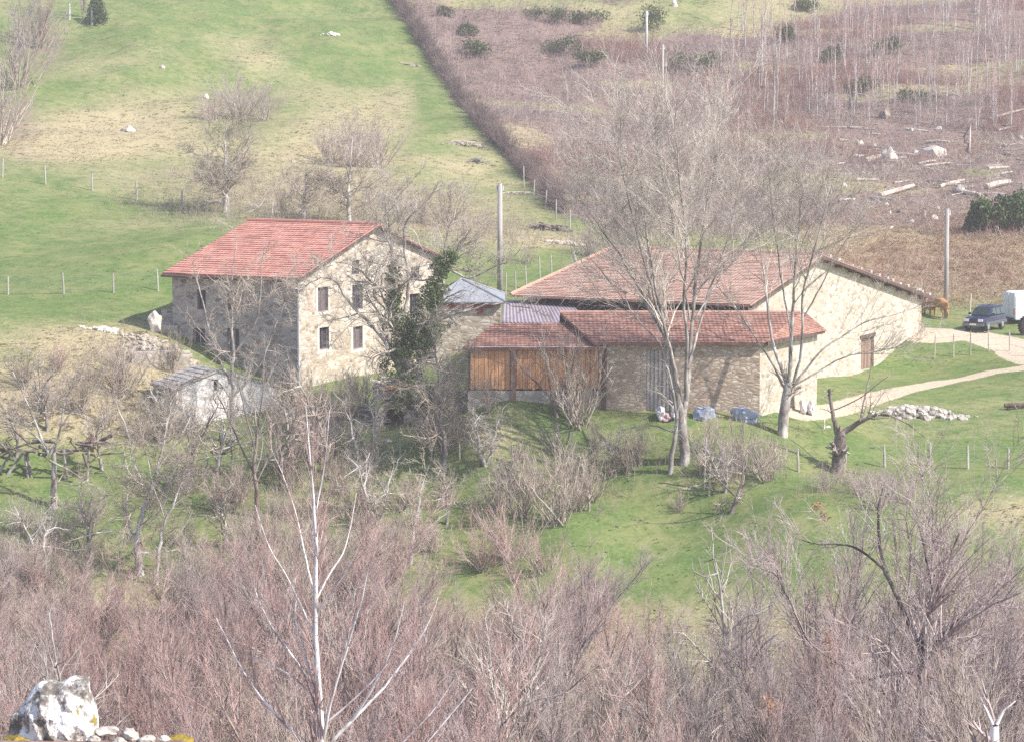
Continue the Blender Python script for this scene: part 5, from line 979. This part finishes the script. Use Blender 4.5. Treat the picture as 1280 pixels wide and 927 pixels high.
for i in range(46):
    px, py = rnd.uniform(1045, 1285), rnd.uniform(160, 255); ln = rnd.uniform(8, 34); log(px, py, px + ln, py + rnd.uniform(-5, 4), rnd.uniform(.05, .13), 'felled stick or thin trunk among the debris of the cleared slope', rnd.choice(('log', 'bark_grey', 'bark_white')), name='felled_stick')['group'] = 'felled sticks on the cleared slope'
for i in range(26):
    px, py = rnd.uniform(1040, 1285), rnd.uniform(160, 290); o = rock(px, py, rnd.uniform(4, 10), rnd.uniform(3, 6), 'small stump or stone among the debris of the cleared slope', rnd.choice(('rock', 'bark_brown', 'rock_pale')), 300 + i, name='stump'); o['group'] = 'small stumps and stones on the cleared slope'
def heap(name, lab, cat, px, py, wpx, dpx, hpx, n_, mt, seed, ymin=186, logs=False, sz=.2):
    """a heap of separate rough pieces in one pile"""
    g_ = G(px, py, ymin); k = g_.y / F; r_ = random.Random(seed); bm = bmesh.new()
    for i in range(n_):
        u_, v_ = r_.gauss(0, .4), r_.gauss(0, .4); x_, y_ = u_ * wpx * k / 2 * 1.3, v_ * dpx * k; z_ = max(0, hpx * k * (1 - (u_ * u_ + v_ * v_)) * r_.random()) + (Hs(g_.x + x_, g_.y + y_) - g_.z)
        s_ = sz * r_.uniform(.5, 1.5); mt_ = Matrix.Translation((x_, y_, z_)) @ Matrix.Rotation(r_.uniform(0, 6.3), 4, 'Z') @ Matrix.Rotation(r_.uniform(-.5, .5), 4, 'X') @ Matrix.Diagonal((s_ * (7 if logs else 1.3), s_ * (.6 if logs else 1), s_ * (.5 if logs else .7), 1))
        if logs: bmesh.ops.create_cone(bm, segments=6, radius1=.5, radius2=.4, depth=1, cap_ends=True, matrix=mt_ @ Matrix.Rotation(R(90), 4, 'Y'))
        else:
            d_ = bmesh.ops.create_icosphere(bm, subdivisions=1, radius=.6, matrix=mt_)
            for v in d_['verts']: v.co += Vector((r_.uniform(-1, 1), r_.uniform(-1, 1), r_.uniform(-1, 1))) * s_ * .12
    me = bpy.data.meshes.new(name); bm.to_mesh(me); bm.free(); me.materials.append(M[mt]); o = link(name, me); o.location = g_; return tag(o, lab, cat)
heap('rock_pile', 'long low pile of rubble stones right of the squat pollard', 'rock pile', 1150, 521, 95, 14, 12, 260, 'rock', 1, 112, sz=.3); heap('brush_pile', 'reddish brush pile lying on the meadow beside the hedge, upper one', 'brush pile', 585, 184, 42, 6, 6, 60, 'log', 2, logs=True, sz=.12)
heap('brush_pile', 'small grey brush pile on the meadow below the reddish one', 'brush pile', 598, 205, 28, 5, 5, 36, 'bark_grey', 3, logs=True, sz=.11); heap('brush_pile', 'pale brush pile near the lower end of the hedge', 'brush pile', 645, 243, 36, 6, 3, 40, 'log', 4, logs=True, sz=.12); heap('log_pile', 'stack of cut logs on the meadow left of the hedge foot', 'log pile', 683, 287, 32, 4, 8, 46, 'bark_brown', 5, logs=True, sz=.2)
heap('rubble_patch', 'pale flat rubble heap on the green patch above the barn roof', 'rubble', 708, 306, 44, 6, 3, 80, 'rock_tan', 6, sz=.3); heap('rubble_patch', 'whitish stone scatter high on the left meadow', 'rubble', 415, 45, 22, 6, 2, 26, 'rock_pale', 7, sz=.28); heap('rubble_patch', 'pale brush scrap high on the meadow near the hedge', 'rubble', 512, 83, 24, 5, 3, 26, 'log', 8, logs=True, sz=.1)
heap('rubble_heap', 'bright tumbled stones by the standing stone above the terrace', 'rubble', 180, 428, 60, 10, 6, 90, 'rock_tan', 9, 130, sz=.22); heap('rubble_heap', 'tumbled stones along the top of the bright terrace wall', 'rubble', 203, 446, 74, 12, 14, 420, 'rock_tan', 11, 130, sz=.26); heap('rubble_heap', 'white broken stones on the dry bank left of the farmhouse', 'rubble', 130, 415, 40, 8, 4, 40, 'rock_pale', 10, 130, sz=.22)
# dry stone terrace and standing slab at the farmhouse's left corner
a, b = P(165, 455, 150.5), P(238, 452, 151.2); mb = MB(); a, b = V3(a), V3(b); d_ = (b - a).normalized(); n2 = Vector((d_.y, -d_.x, 0)).normalized(); L_ = (b - a).length
mb.box(Vector((a.x, a.y, 0)), d_.xy.to_3d().normalized(), n2, Z, 0, L_, -.8, 0, -18, zat(a.x, a.y, 441)); o = mb.build('terrace_wall', M['stone_pale']); tag(o, 'bright rubble terrace wall at the lower left corner of the farmhouse', 'wall')
pz = P(194, 410, 154.3); o = link('standing_stone', rock_mesh('standing_stone', .45, .3, .58, 21, 'rock_pale', 3, .3)); o.location = (pz[0], pz[1], pz[2] + .3); tag(o, 'pale upright stone slab against the left corner of the farmhouse', 'stone slab')
c_ = V3(P(203, 406, 156.2)); porch = empty('stone_recess', c_); tag(porch, 'dark sunken recess with a pale stone step beside the farmhouse corner', 'recess')
mb = MB(); mb.box((0, 0, 0), X, Yv, Z, -.1, .75, .3, .5, -1, .85); mb.build('inner_wall', M['stone_dark'], porch); mb = MB(); mb.box((0, 0, 0), X, Yv, Z, -.2, .9, -.6, .29, -1.2, .0); mb.build('step', M['stone_pale'], porch)
# cellar mouth under the oak
c_ = V3(P(492, 531, 146.0)); ck = empty('cellar_mouth', c_); tag(ck, 'dark arched stone cellar mouth in the bank with an orange timber over it', 'cellar')
mb = MB(); n_ = 14; r_in, r_out, dp_ = .55, .95, 2.2
for k in range(n_):
    a0, a1 = math.pi * k / n_, math.pi * (k + 1) / n_; pt = lambda an, rr, y_: Vector((math.cos(an) * rr, y_, math.sin(an) * rr + .35))
    mb.hexa([pt(a0, r_in, 0), pt(a0, r_out, 0), pt(a1, r_out, 0), pt(a1, r_in, 0)], [pt(a0, r_in, dp_), pt(a0, r_out, dp_), pt(a1, r_out, dp_), pt(a1, r_in, dp_)])
for s_ in (-1, 1): mb.box((0, 0, 0), X * s_, Yv, Z, r_in, r_out, 0, dp_, -.8, .35)
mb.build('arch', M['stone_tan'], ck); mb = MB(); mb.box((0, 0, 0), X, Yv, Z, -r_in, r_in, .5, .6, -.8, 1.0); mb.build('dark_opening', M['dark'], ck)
mb = MB(); mb.box((0, 0, 0), X, Yv, Z, -1.1, 1.2, .3, 2.6, 1.35, 2.0); mb.build('wall_above', M['stone_dark'], ck); mb = MB(); mb.box((0, 0, 0), X, Yv, Z, -.55, .6, .05, .28, 1.9, 2.12); mb.build('lintel_beam', M['wood_orange'], ck)
mb = MB(); mb.box(P(382, 500, 148), X, Yv, Z, -.7, .7, -.2, .2, -.12, .12); o = mb.build('timber_beam', M['wood_orange'], bevel=.02); tag(o, 'weathered orange timber lying under the farmhouse gable behind the birch tip', 'timber')
# sheeting, bags and sacks along the front shed
def cloth_heap(name, lab, cat, px, py, wpx, hpx, c1, c2, seed, Y_=142.6):
    g_ = GY(px, Y_); k = Y_ / F; me = rock_mesh(name, wpx * k / 2, .55, hpx * k * .8, seed, 'rock', 3, .45); m_ = simple('sheet_' + str(seed), c1, c2, 2, .45, .4); me.materials.clear(); me.materials.append(m_)
    o = link(name, me); o.location = Vector((g_.x, g_.y, zat(g_.x, g_.y, py) + hpx * k * .2)); return tag(o, lab, cat)
cloth_heap('blue_tarpaulin', 'blue-grey tarpaulin heap against the stone shed, just right of the ash trunk', 'tarpaulin', 879, 522, 34, 16, (.22, .26, .36), (.36, .41, .52), 31); cloth_heap('blue_tarpaulin', 'blue-grey tarpaulin heap nearer the shed corner', 'tarpaulin', 932, 524, 38, 16, (.20, .25, .38), (.40, .45, .56), 32)
cloth_heap('white_bag', 'white plastic bag left of the ash trunk at the shed wall', 'bag', 826, 519, 14, 13, (.7, .66, .70), (.85, .82, .84), 33); cloth_heap('pink_bag', 'pinkish sheet below the white bag at the shed wall', 'bag', 832, 523, 16, 8, (.5, .30, .34), (.65, .45, .47), 34); cloth_heap('white_bag', 'small white bag touching the ash trunk', 'bag', 842, 518, 9, 11, (.62, .62, .68), (.8, .8, .84), 35)
for px, lab in ((1003, 'white sack at the foot of the shed end wall, left one'), (1013, 'white sack at the foot of the shed end wall, right one')): cloth_heap('white_sack', lab, 'sack', px, 512, 9, 14, (.68, .66, .68), (.84, .82, .83), 36 + px % 7, 147.3)
# woodpile with props at the left edge
wp = empty('woodpile', G(38, 600)); tag(wp, 'dark pile of old beams and branches on props at the left edge', 'woodpile'); k_ = wp.location.y / F; r_ = random.Random(6); mb = MB()
for i in range(46):
    x0 = r_.uniform(-55, 90) * k_; zz = r_.uniform(1.1, 1.9) - max(0, -x0) * .1; ln = r_.uniform(.4, 1.4); an = r_.gauss(.2, .8); mb.tube([Vector((x0, r_.uniform(-.6, .6), zz)), Vector((x0 + ln * math.cos(an), r_.uniform(-.6, .6), zz + ln * math.sin(an) * .5))], r_.uniform(.03, .1), 6)
mb.build('beams', M['bark_brown'], wp)
for x0, x1 in ((-1.4, -.3), (-.1, -.3), (.1, -.2), (-1.9, -.9), (1.9, 1.7), (2.9, 3.0)): mb = MB(); mb.tube([Vector((x0, 0, -.2)), Vector((x1, .1, 1.35))], .075, 6); mb.build('prop', M['bark_grey'], wp)
o = link('red_tub', rock_mesh('red_tub', .45, .35, .3, 41, 'wood_red', 2, .1)); o.location = G(115, 568) + Z * .5; tag(o, 'faded red tub at the right end of the woodpile', 'tub')
mb = MB(); g_ = G(1268, 512); mb.tube([Vector((-.55, 0, .22)), Vector((2, .3, .22))], .13, 8); mb.box((0, 0, 0), X, Yv, Z, -.4, -.25, -.2, .2, -.1, .1); o = mb.build('water_trough', M['wood_dark']); o.location = g_; tag(o, 'dark low trough pipe at the right edge of the green field', 'trough')

# foreground ledge
from mathutils import noise as mno
OUT = [(8, 945), (12, 915), (14, 893), (26, 884), (36, 868), (50, 852), (64, 849), (72, 853), (86, 846), (112, 845), (114, 862), (121, 880), (123, 902), (121, 945)]
cen = P(70, 905, 36.6); nn = 110; nr = 34; oo = np.array([P(a_, b_, 36.6) - cen for a_, b_ in OUT]); s_ = np.concatenate([[0], np.cumsum(np.linalg.norm(np.diff(np.vstack([oo, oo[:1]]), axis=0), axis=1))])
tt = np.linspace(0, s_[-1], nn, endpoint=False); oc = np.vstack([oo, oo[:1]]); ring = np.stack([np.interp(tt, s_, oc[:, i]) for i in range(3)], -1); VV = []; FF = []
for sd in (-1, 1):
    for k in range(nr + 1):
        r_ = math.sin(math.pi / 2 * k / nr)
        for q_ in ring:
            p = Vector((q_[0] * r_, sd * .42 * math.sqrt(max(0, 1 - r_ * r_)) ** .8, q_[2] * r_)); off = Vector((3.1, 7.7, 1.3))
            a_ = mno.noise(p * 3.2 + off) * .12 + mno.noise(p * 8 + off) * .05 + abs(mno.noise(Vector((p.x * 5 + p.z * 2, p.y * 4, p.z * 2.2 - p.x)) + off)) * -.10 + mno.noise(p * 20) * .016
            p.y += sd * a_ * (1 - r_ ** 6); p.x += a_ * .16 * r_; p.z += mno.noise(p * 9) * .02 * r_; VV.append(p)
    o_ = 0 if sd < 0 else (nr + 1) * nn
    for k in range(nr):
        for q_ in range(nn):
            f_ = (o_ + k * nn + q_, o_ + k * nn + (q_ + 1) % nn, o_ + (k + 1) * nn + (q_ + 1) % nn, o_ + (k + 1) * nn + q_); FF.append(f_ if sd > 0 else f_[::-1])
me = bpy.data.meshes.new('lichen_boulder'); me.from_pydata(VV, [], FF); bm = bmesh.new(); bm.from_mesh(me); bmesh.ops.remove_doubles(bm, verts=bm.verts, dist=.006); bmesh.ops.recalc_face_normals(bm, faces=bm.faces); bm.to_mesh(me); bm.free()
bo = link('lichen_boulder', me); bo.location = cen; tag(bo, 'large white lichen-covered boulder at the lower left corner', 'boulder')
m, nt, b = mat('lichen_rock', .95, .1); f = noise(nt, 2.6, 9, rough=.72); v_ = noise(nt, 5.5, 6, mapped(nt, (1.6, 1, .6)), .7); ms = noise(nt, 2.2, 4)
c = ramp(nt, f, [(.40, (.15, .135, .12)), (.46, (.36, .33, .30)), (.49, (.80, .79, .78)), (.7, (.90, .89, .88))]); c = mix(nt, ramp(nt, v_, [(.36, (1, 1, 1)), (.46, (0, 0, 0))]), c, (.22, .20, .19)); c = mix(nt, ramp(nt, ms, [(.60, (0, 0, 0)), (.65, (1, 1, 1))]), c, (.30, .24, .07))
nt.links.new(c, b.inputs['Base Color']); bump(nt, b, f, .8, .06); bo.data.materials.append(m); bo.data.polygons.foreach_set('use_smooth', [False] * len(bo.data.polygons))
for i, (px, py, sx, sz, mt, lab) in enumerate([(132, 912, .17, .07, 'rock', 'flat tan stone touching the right foot of the big boulder'), (163, 918, .13, .10, 'rock', 'squarish stone right of the flat tan one'), (118, 922, .10, .06, 'rock', 'small stone under the flat tan one'), (185, 924, .14, .08, 'rock', 'grey slab beside the mossy hump'), (150, 926, .10, .06, 'rock', 'little stone below the squarish one'), (205, 922, .08, .05, 'rock_pale', 'white-topped stone on the mossy hump')]):
    p = P(px, py, 36.1 - i * .05); o = link('ledge_stone', rock_mesh('ledge_stone', sx, sx * .8, sz, 60 + i, mt, 3, .3)); o.location = p; tag(o, lab, 'stone')
M['moss'] = simple('moss', (.14, .13, .03), (.42, .28, .05), 9, bmp=.6)
for px, py, sx, lab in ((222, 930, .30, 'orange moss hump at the bottom edge right of the stones'), (20, 928, .25, 'yellow moss hump at the left foot of the boulder')):
    o = link('moss_hump', rock_mesh('moss_hump', sx, sx * .8, .11, 70 + px, 'moss', 4, .35)); o.location = P(px, py, 36.2); tag(o, lab, 'moss')

# ------------------------------------------------------------------ cars and cattle
def paint(name, col, rough=.3, metal=.3):
    m, nt, b = mat(name, rough, .5); b.inputs['Base Color'].default_value = (*col, 1); b.inputs['Metallic'].default_value = metal; return m
M.update(blue_paint=paint('blue_paint', (.018, .025, .07)), silver=paint('silver', (.16, .17, .22), .35, .5), white_paint=paint('white_paint', (.82, .82, .84), .4, 0), tyre=paint('tyre', (.02, .02, .02), .9, 0), rim=paint('rim', (.5, .5, .5), .4, .7), lamp=paint('lamp', (.7, .72, .75), .1, .2), plate=paint('plate', (.8, .8, .75), .5, 0), window_dark=paint('window_dark', (.03, .05, .05), .08, 0), mud=paint('mud', (.32, .24, .16), .95, 0), amber=paint('amber', (.5, .12, .03), .4, 0))
def wheel(root, x, y, r_=.37, w_=.24):
    wr = empty('wheel', (x, y, r_)); wr.parent = root; me = MB(); c_ = Vector((0, 0, 0)); pts = []
    me.tube([Vector((0, -w_ / 2, 0)), Vector((0, -w_ * .42, 0)), Vector((0, w_ * .42, 0)), Vector((0, w_ / 2, 0))], [r_ * .93, r_, r_, r_ * .93], 20); me.build('tyre', M['tyre'], wr, False)
    for s_ in (-1, 1):
        me = MB(); me.tube([Vector((0, s_ * w_ * .45, 0)), Vector((0, s_ * (w_ / 2 + .012), 0))], [r_ * .6, r_ * .5], 14); me.build('rim', M['rim'], wr)
def slab(root, name, prof, y0, y1, mt, ins=0, bevel=.04):
    """side outline prof [(x, z)] stretched across the car; ins pulls the higher points inwards"""
    zs_ = [p[1] for p in prof]; lo_, hi_ = min(zs_), max(zs_); f = lambda z_: ins * (z_ - lo_) / (hi_ - lo_ + 1e-6); mb = MB()
    mb.hexa([Vector((x_, y0 + f(z_), z_)) for x_, z_ in prof], [Vector((x_, y1 - f(z_), z_)) for x_, z_ in prof]); return mb.build(name, M[mt], root, False, bevel)
# off-road car, nose towards -x locally
suv = empty('offroad_car', G(1231, 414) + Z * .02, R(58)); tag(suv, 'dark blue off-road car with silver lower body parked by the white van', 'car')
suv.scale = (.87, .87, .9)
slab(suv, 'body', [(-2.2, .45), (-2.25, .8), (-2.15, 1.02), (-.95, 1.12), (2.2, 1.12), (2.25, .5), (1.95, .42), (1.0, .42), (-1.0, .42), (-1.9, .40)], -.88, .88, 'blue_paint', .08, .14)
slab(suv, 'cabin', [(-.95, 1.10), (-.35, 1.68), (.2, 1.76), (2.0, 1.74), (2.2, 1.10)], -.82, .82, 'blue_paint', .2, .12)
mb = MB(); mb.hexa([Vector((-.93, -.70, 1.15)), Vector((-.93, .70, 1.15)), Vector((-.42, .62, 1.64)), Vector((-.42, -.62, 1.64))], [Vector((-.99, -.70, 1.16)), Vector((-.99, .70, 1.16)), Vector((-.46, .62, 1.66)), Vector((-.46, -.62, 1.66))]); mb.build('windscreen', M['window_dark'], suv)
for s_ in (-1, 1):
    for x0, x1 in ((-.6, .25), (.33, 1.1), (1.2, 1.95)):
        mb = MB(); q_ = lambda x_, z_: Vector((x_, s_ * (.835 - .2 * (z_ - 1.1) / .66), z_)); xa = x0 + .35 if x0 < 0 else x0
        mb.hexa([q_(x0, 1.17), q_(x1, 1.17), q_(x1, 1.6), q_(xa, 1.6)], [q_(x0, 1.17) + Yv * s_ * .012, q_(x1, 1.17) + Yv * s_ * .012, q_(x1, 1.6) + Yv * s_ * .012, q_(xa, 1.6) + Yv * s_ * .012]); mb.build('side_window', M['window_dark'], suv)
    for x_ in (-1.42, 1.35): wheel(suv, x_, s_ * .78)
    mb = MB(); mb.box((0, 0, 0), X, Yv, Z, -2.28, -2.19, s_ * .55 - .2, s_ * .55 + .2, .76, .96); mb.build('headlight', M['lamp'], suv, bevel=.02)
    mb = MB(); mb.box((0, 0, 0), X, Yv, Z, -.72, -.55, s_ * .98 - .1, s_ * .98 + .1, 1.14, 1.30); mb.build('mirror', M['blue_paint'], suv, bevel=.03)
    mb = MB(); mb.box((0, 0, 0), X, Yv, Z, -1.9, 2.2, s_ * .885 - .02, s_ * .885 + .02, .46, .72); mb.build('side_trim', M['silver'], suv, bevel=.015)
    mb = MB(); mb.tube([Vector((-.1, s_ * .6, 1.80)), Vector((1.9, s_ * .6, 1.79))], .025, 6); mb.build('roof_rail', M['silver'], suv)
mb = MB(); mb.box((0, 0, 0), X, Yv, Z, -2.27, -2.2, -.33, .33, .78, .95)
for k in range(4): mb.box((0, 0, 0), X, Yv, Z, -2.29, -2.275, -.32, .32, .80 + k * .04, .815 + k * .04)
mb.build('grille', M['blue_paint'], suv); mb = MB(); mb.box((0, 0, 0), X, Yv, Z, -2.38, -2.2, -.86, .86, .44, .66); bp = mb.build('bumper', M['silver'], suv, bevel=.05); mb = MB(); mb.box((0, 0, 0), X, Yv, Z, -2.40, -2.385, -.26, .26, .52, .63); mb.build('number_plate', M['plate'], bp)
van = empty('white_van', G(1268, 409) - Z * .1 + X * 1.65 + Yv * 1.6, R(14)); tag(van, 'tall white box van cut off by the right edge behind the dark blue car', 'van')
slab(van, 'body', [(-1.9, .45), (-1.9, 2.1), (-1.65, 2.3), (3.2, 2.3), (3.2, .45)], -1.05, 1.05, 'white_paint', .06, .1); slab(van, 'cab', [(3.2, .45), (3.2, 2.1), (3.8, 2.0), (4.3, 1.3), (4.6, 1.1), (4.65, .45)], -.98, .98, 'white_paint', .08, .08)
for s_ in (-1, 1):
    for x_ in (-1.0, 3.9): wheel(van, x_, s_ * .86)
    mb = MB(); mb.box((0, 0, 0), X, Yv, Z, -1.93, -1.88, s_ * .92 - .06, s_ * .92 + .06, .8, 1.2); mb.build('tail_light', M['amber'], van)
mb = MB(); mb.box((0, 0, 0), X, Yv, Z, -2.0, -1.9, -.95, .95, .42, .58); mb.build('rear_bumper', M['tyre'], van)
mb = MB()
for s_ in (-1, 1): mb.box((0, 0, 0), X, Yv, Z, -1.925, -1.905, s_ * .02, s_ * .96, .65, 2.25)
mb.build('rear_door', M['white_paint'], van, bevel=.01)
tw = empty('tractor_wheel', G(1284, 420), R(25)); tag(tw, 'mud-coated tractor wheel at the right edge before the white van', 'wheel'); mb = MB(); mb.tube([Vector((0, -.2, .62)), Vector((0, -.16, .62)), Vector((0, .16, .62)), Vector((0, .2, .62))], [.52, .62, .62, .52], 22)
for k in range(22): an = 6.283 * k / 22; u_ = Vector((math.cos(an), 0, math.sin(an))); t_ = Vector((-math.sin(an), 0, math.cos(an))); mb.box((0, 0, .62), u_, Yv, t_, .6, .66, -.19, .19, -.035, .035)
mb.build('tyre', M['tyre'], tw); mb = MB(); mb.tube([Vector((0, -.215, .62)), Vector((0, .215, .62))], .36, 16); mb.build('rim', M['mud'], tw)
def cow(loc, rz, lab, c1, c2, head_down=True):
    root = empty('cow', loc, rz); tag(root, lab, 'cow'); m_ = simple('hide', c1, c2, 1.6)
    Vv = [((0, 0, 1.02), .36), ((.45, 0, 1.03), .37), ((.85, 0, 1.08), .33), ((1.15, 0, 1.05 if head_down else 1.25), .2), ((1.4, 0, .72 if head_down else 1.4), .14), ((1.62, 0, .45 if head_down else 1.3), .1), ((-.5, 0, 1.06), .35), ((-.85, 0, 1.08), .25),
          ((.72, .2, .75), .14), ((.72, .2, .42), .08), ((.72, .2, .05), .06), ((.72, -.2, .75), .14), ((.72, -.2, .42), .08), ((.72, -.2, .05), .06),
          ((-.72, .2, .78), .17), ((-.64, .2, .62), .11), ((-.84, .2, .40), .07), ((-.78, .2, .05), .06), ((-.72, -.2, .78), .17), ((-.64, -.2, .62), .11), ((-.84, -.2, .40), .07), ((-.78, -.2, .05), .06), ((-1.08, 0, 1.1), .04), ((-1.14, 0, .6), .03)]
    E = [(0, 1), (1, 2), (2, 3), (3, 4), (4, 5), (0, 6), (6, 7), (2, 8), (8, 9), (9, 10), (2, 11), (11, 12), (12, 13), (7, 14), (14, 15), (15, 16), (16, 17), (7, 18), (18, 19), (19, 20), (20, 21), (7, 22), (22, 23)]
    me = bpy.data.meshes.new('body'); me.from_pydata([v[0] for v in Vv], E, []); me.materials.append(m_); o = link('body', me, root); sk = o.modifiers.new('skin', 'SKIN'); sk.use_smooth_shade = True
    for v, (_, r_) in zip(me.skin_vertices[0].data, Vv): v.radius = (r_ * .85, r_)
    me.skin_vertices[0].data[0].use_root = True; s2_ = o.modifiers.new('sub', 'SUBSURF'); s2_.levels = 2; s2_.render_levels = 2
    h_ = Vv[4][0]
    for s_ in (-1, 1):
        mb = MB(); mb.tube([Vector((h_[0], s_ * .08, h_[2] + .1)), Vector((h_[0] - .04, s_ * .26, h_[2] + .16))], [.05, .02], 6); mb.build('ear', m_, root)
        mb = MB(); mb.tube([Vector((h_[0] - .02, s_ * .07, h_[2] + .15)), Vector((h_[0], s_ * .18, h_[2] + .28)), Vector((h_[0] + .05, s_ * .2, h_[2] + .36))], [.035, .025, .01], 6); mb.build('horn', M['plate'], root)
    return root
cow(G(1173, 399, 175), R(115), 'orange-tan cow standing between the barn corner and the utility pole', (.40, .18, .07), (.58, .30, .14)); cow(G(1162, 397, 175) + Yv * 1.5, R(60), 'red-brown cow half hidden by the barn corner', (.20, .08, .05), (.34, .15, .09))
# antenna-like post by the cars
stake(1212, 397, 1.5, 'thin white stake behind the left headlight of the dark blue car', .05, .05, 'plaster', 170)

# ------------------------------------------------------------------ air: even pale haze around everything
if HAZE:
    mb = MB(); mb.box((0, 0, 0), X, Yv, Z, -710, 710, -70, 1110, -60, 36); o = mb.build('haze', M['stone_pale']); m = bpy.data.materials.new('haze'); m.use_nodes = True; nt = m.node_tree; nt.nodes.clear()
    pv = nt.nodes.new('ShaderNodeVolumePrincipled'); pv.inputs['Density'].default_value = HAZE; pv.inputs['Color'].default_value = (.96, .92, .99, 1); pv.inputs['Anisotropy'].default_value = 0.0
    out = nt.nodes.new('ShaderNodeOutputMaterial'); nt.links.new(pv.outputs[0], out.inputs['Volume']); o.data.materials.clear(); o.data.materials.append(m); tag(o, kind='stuff')
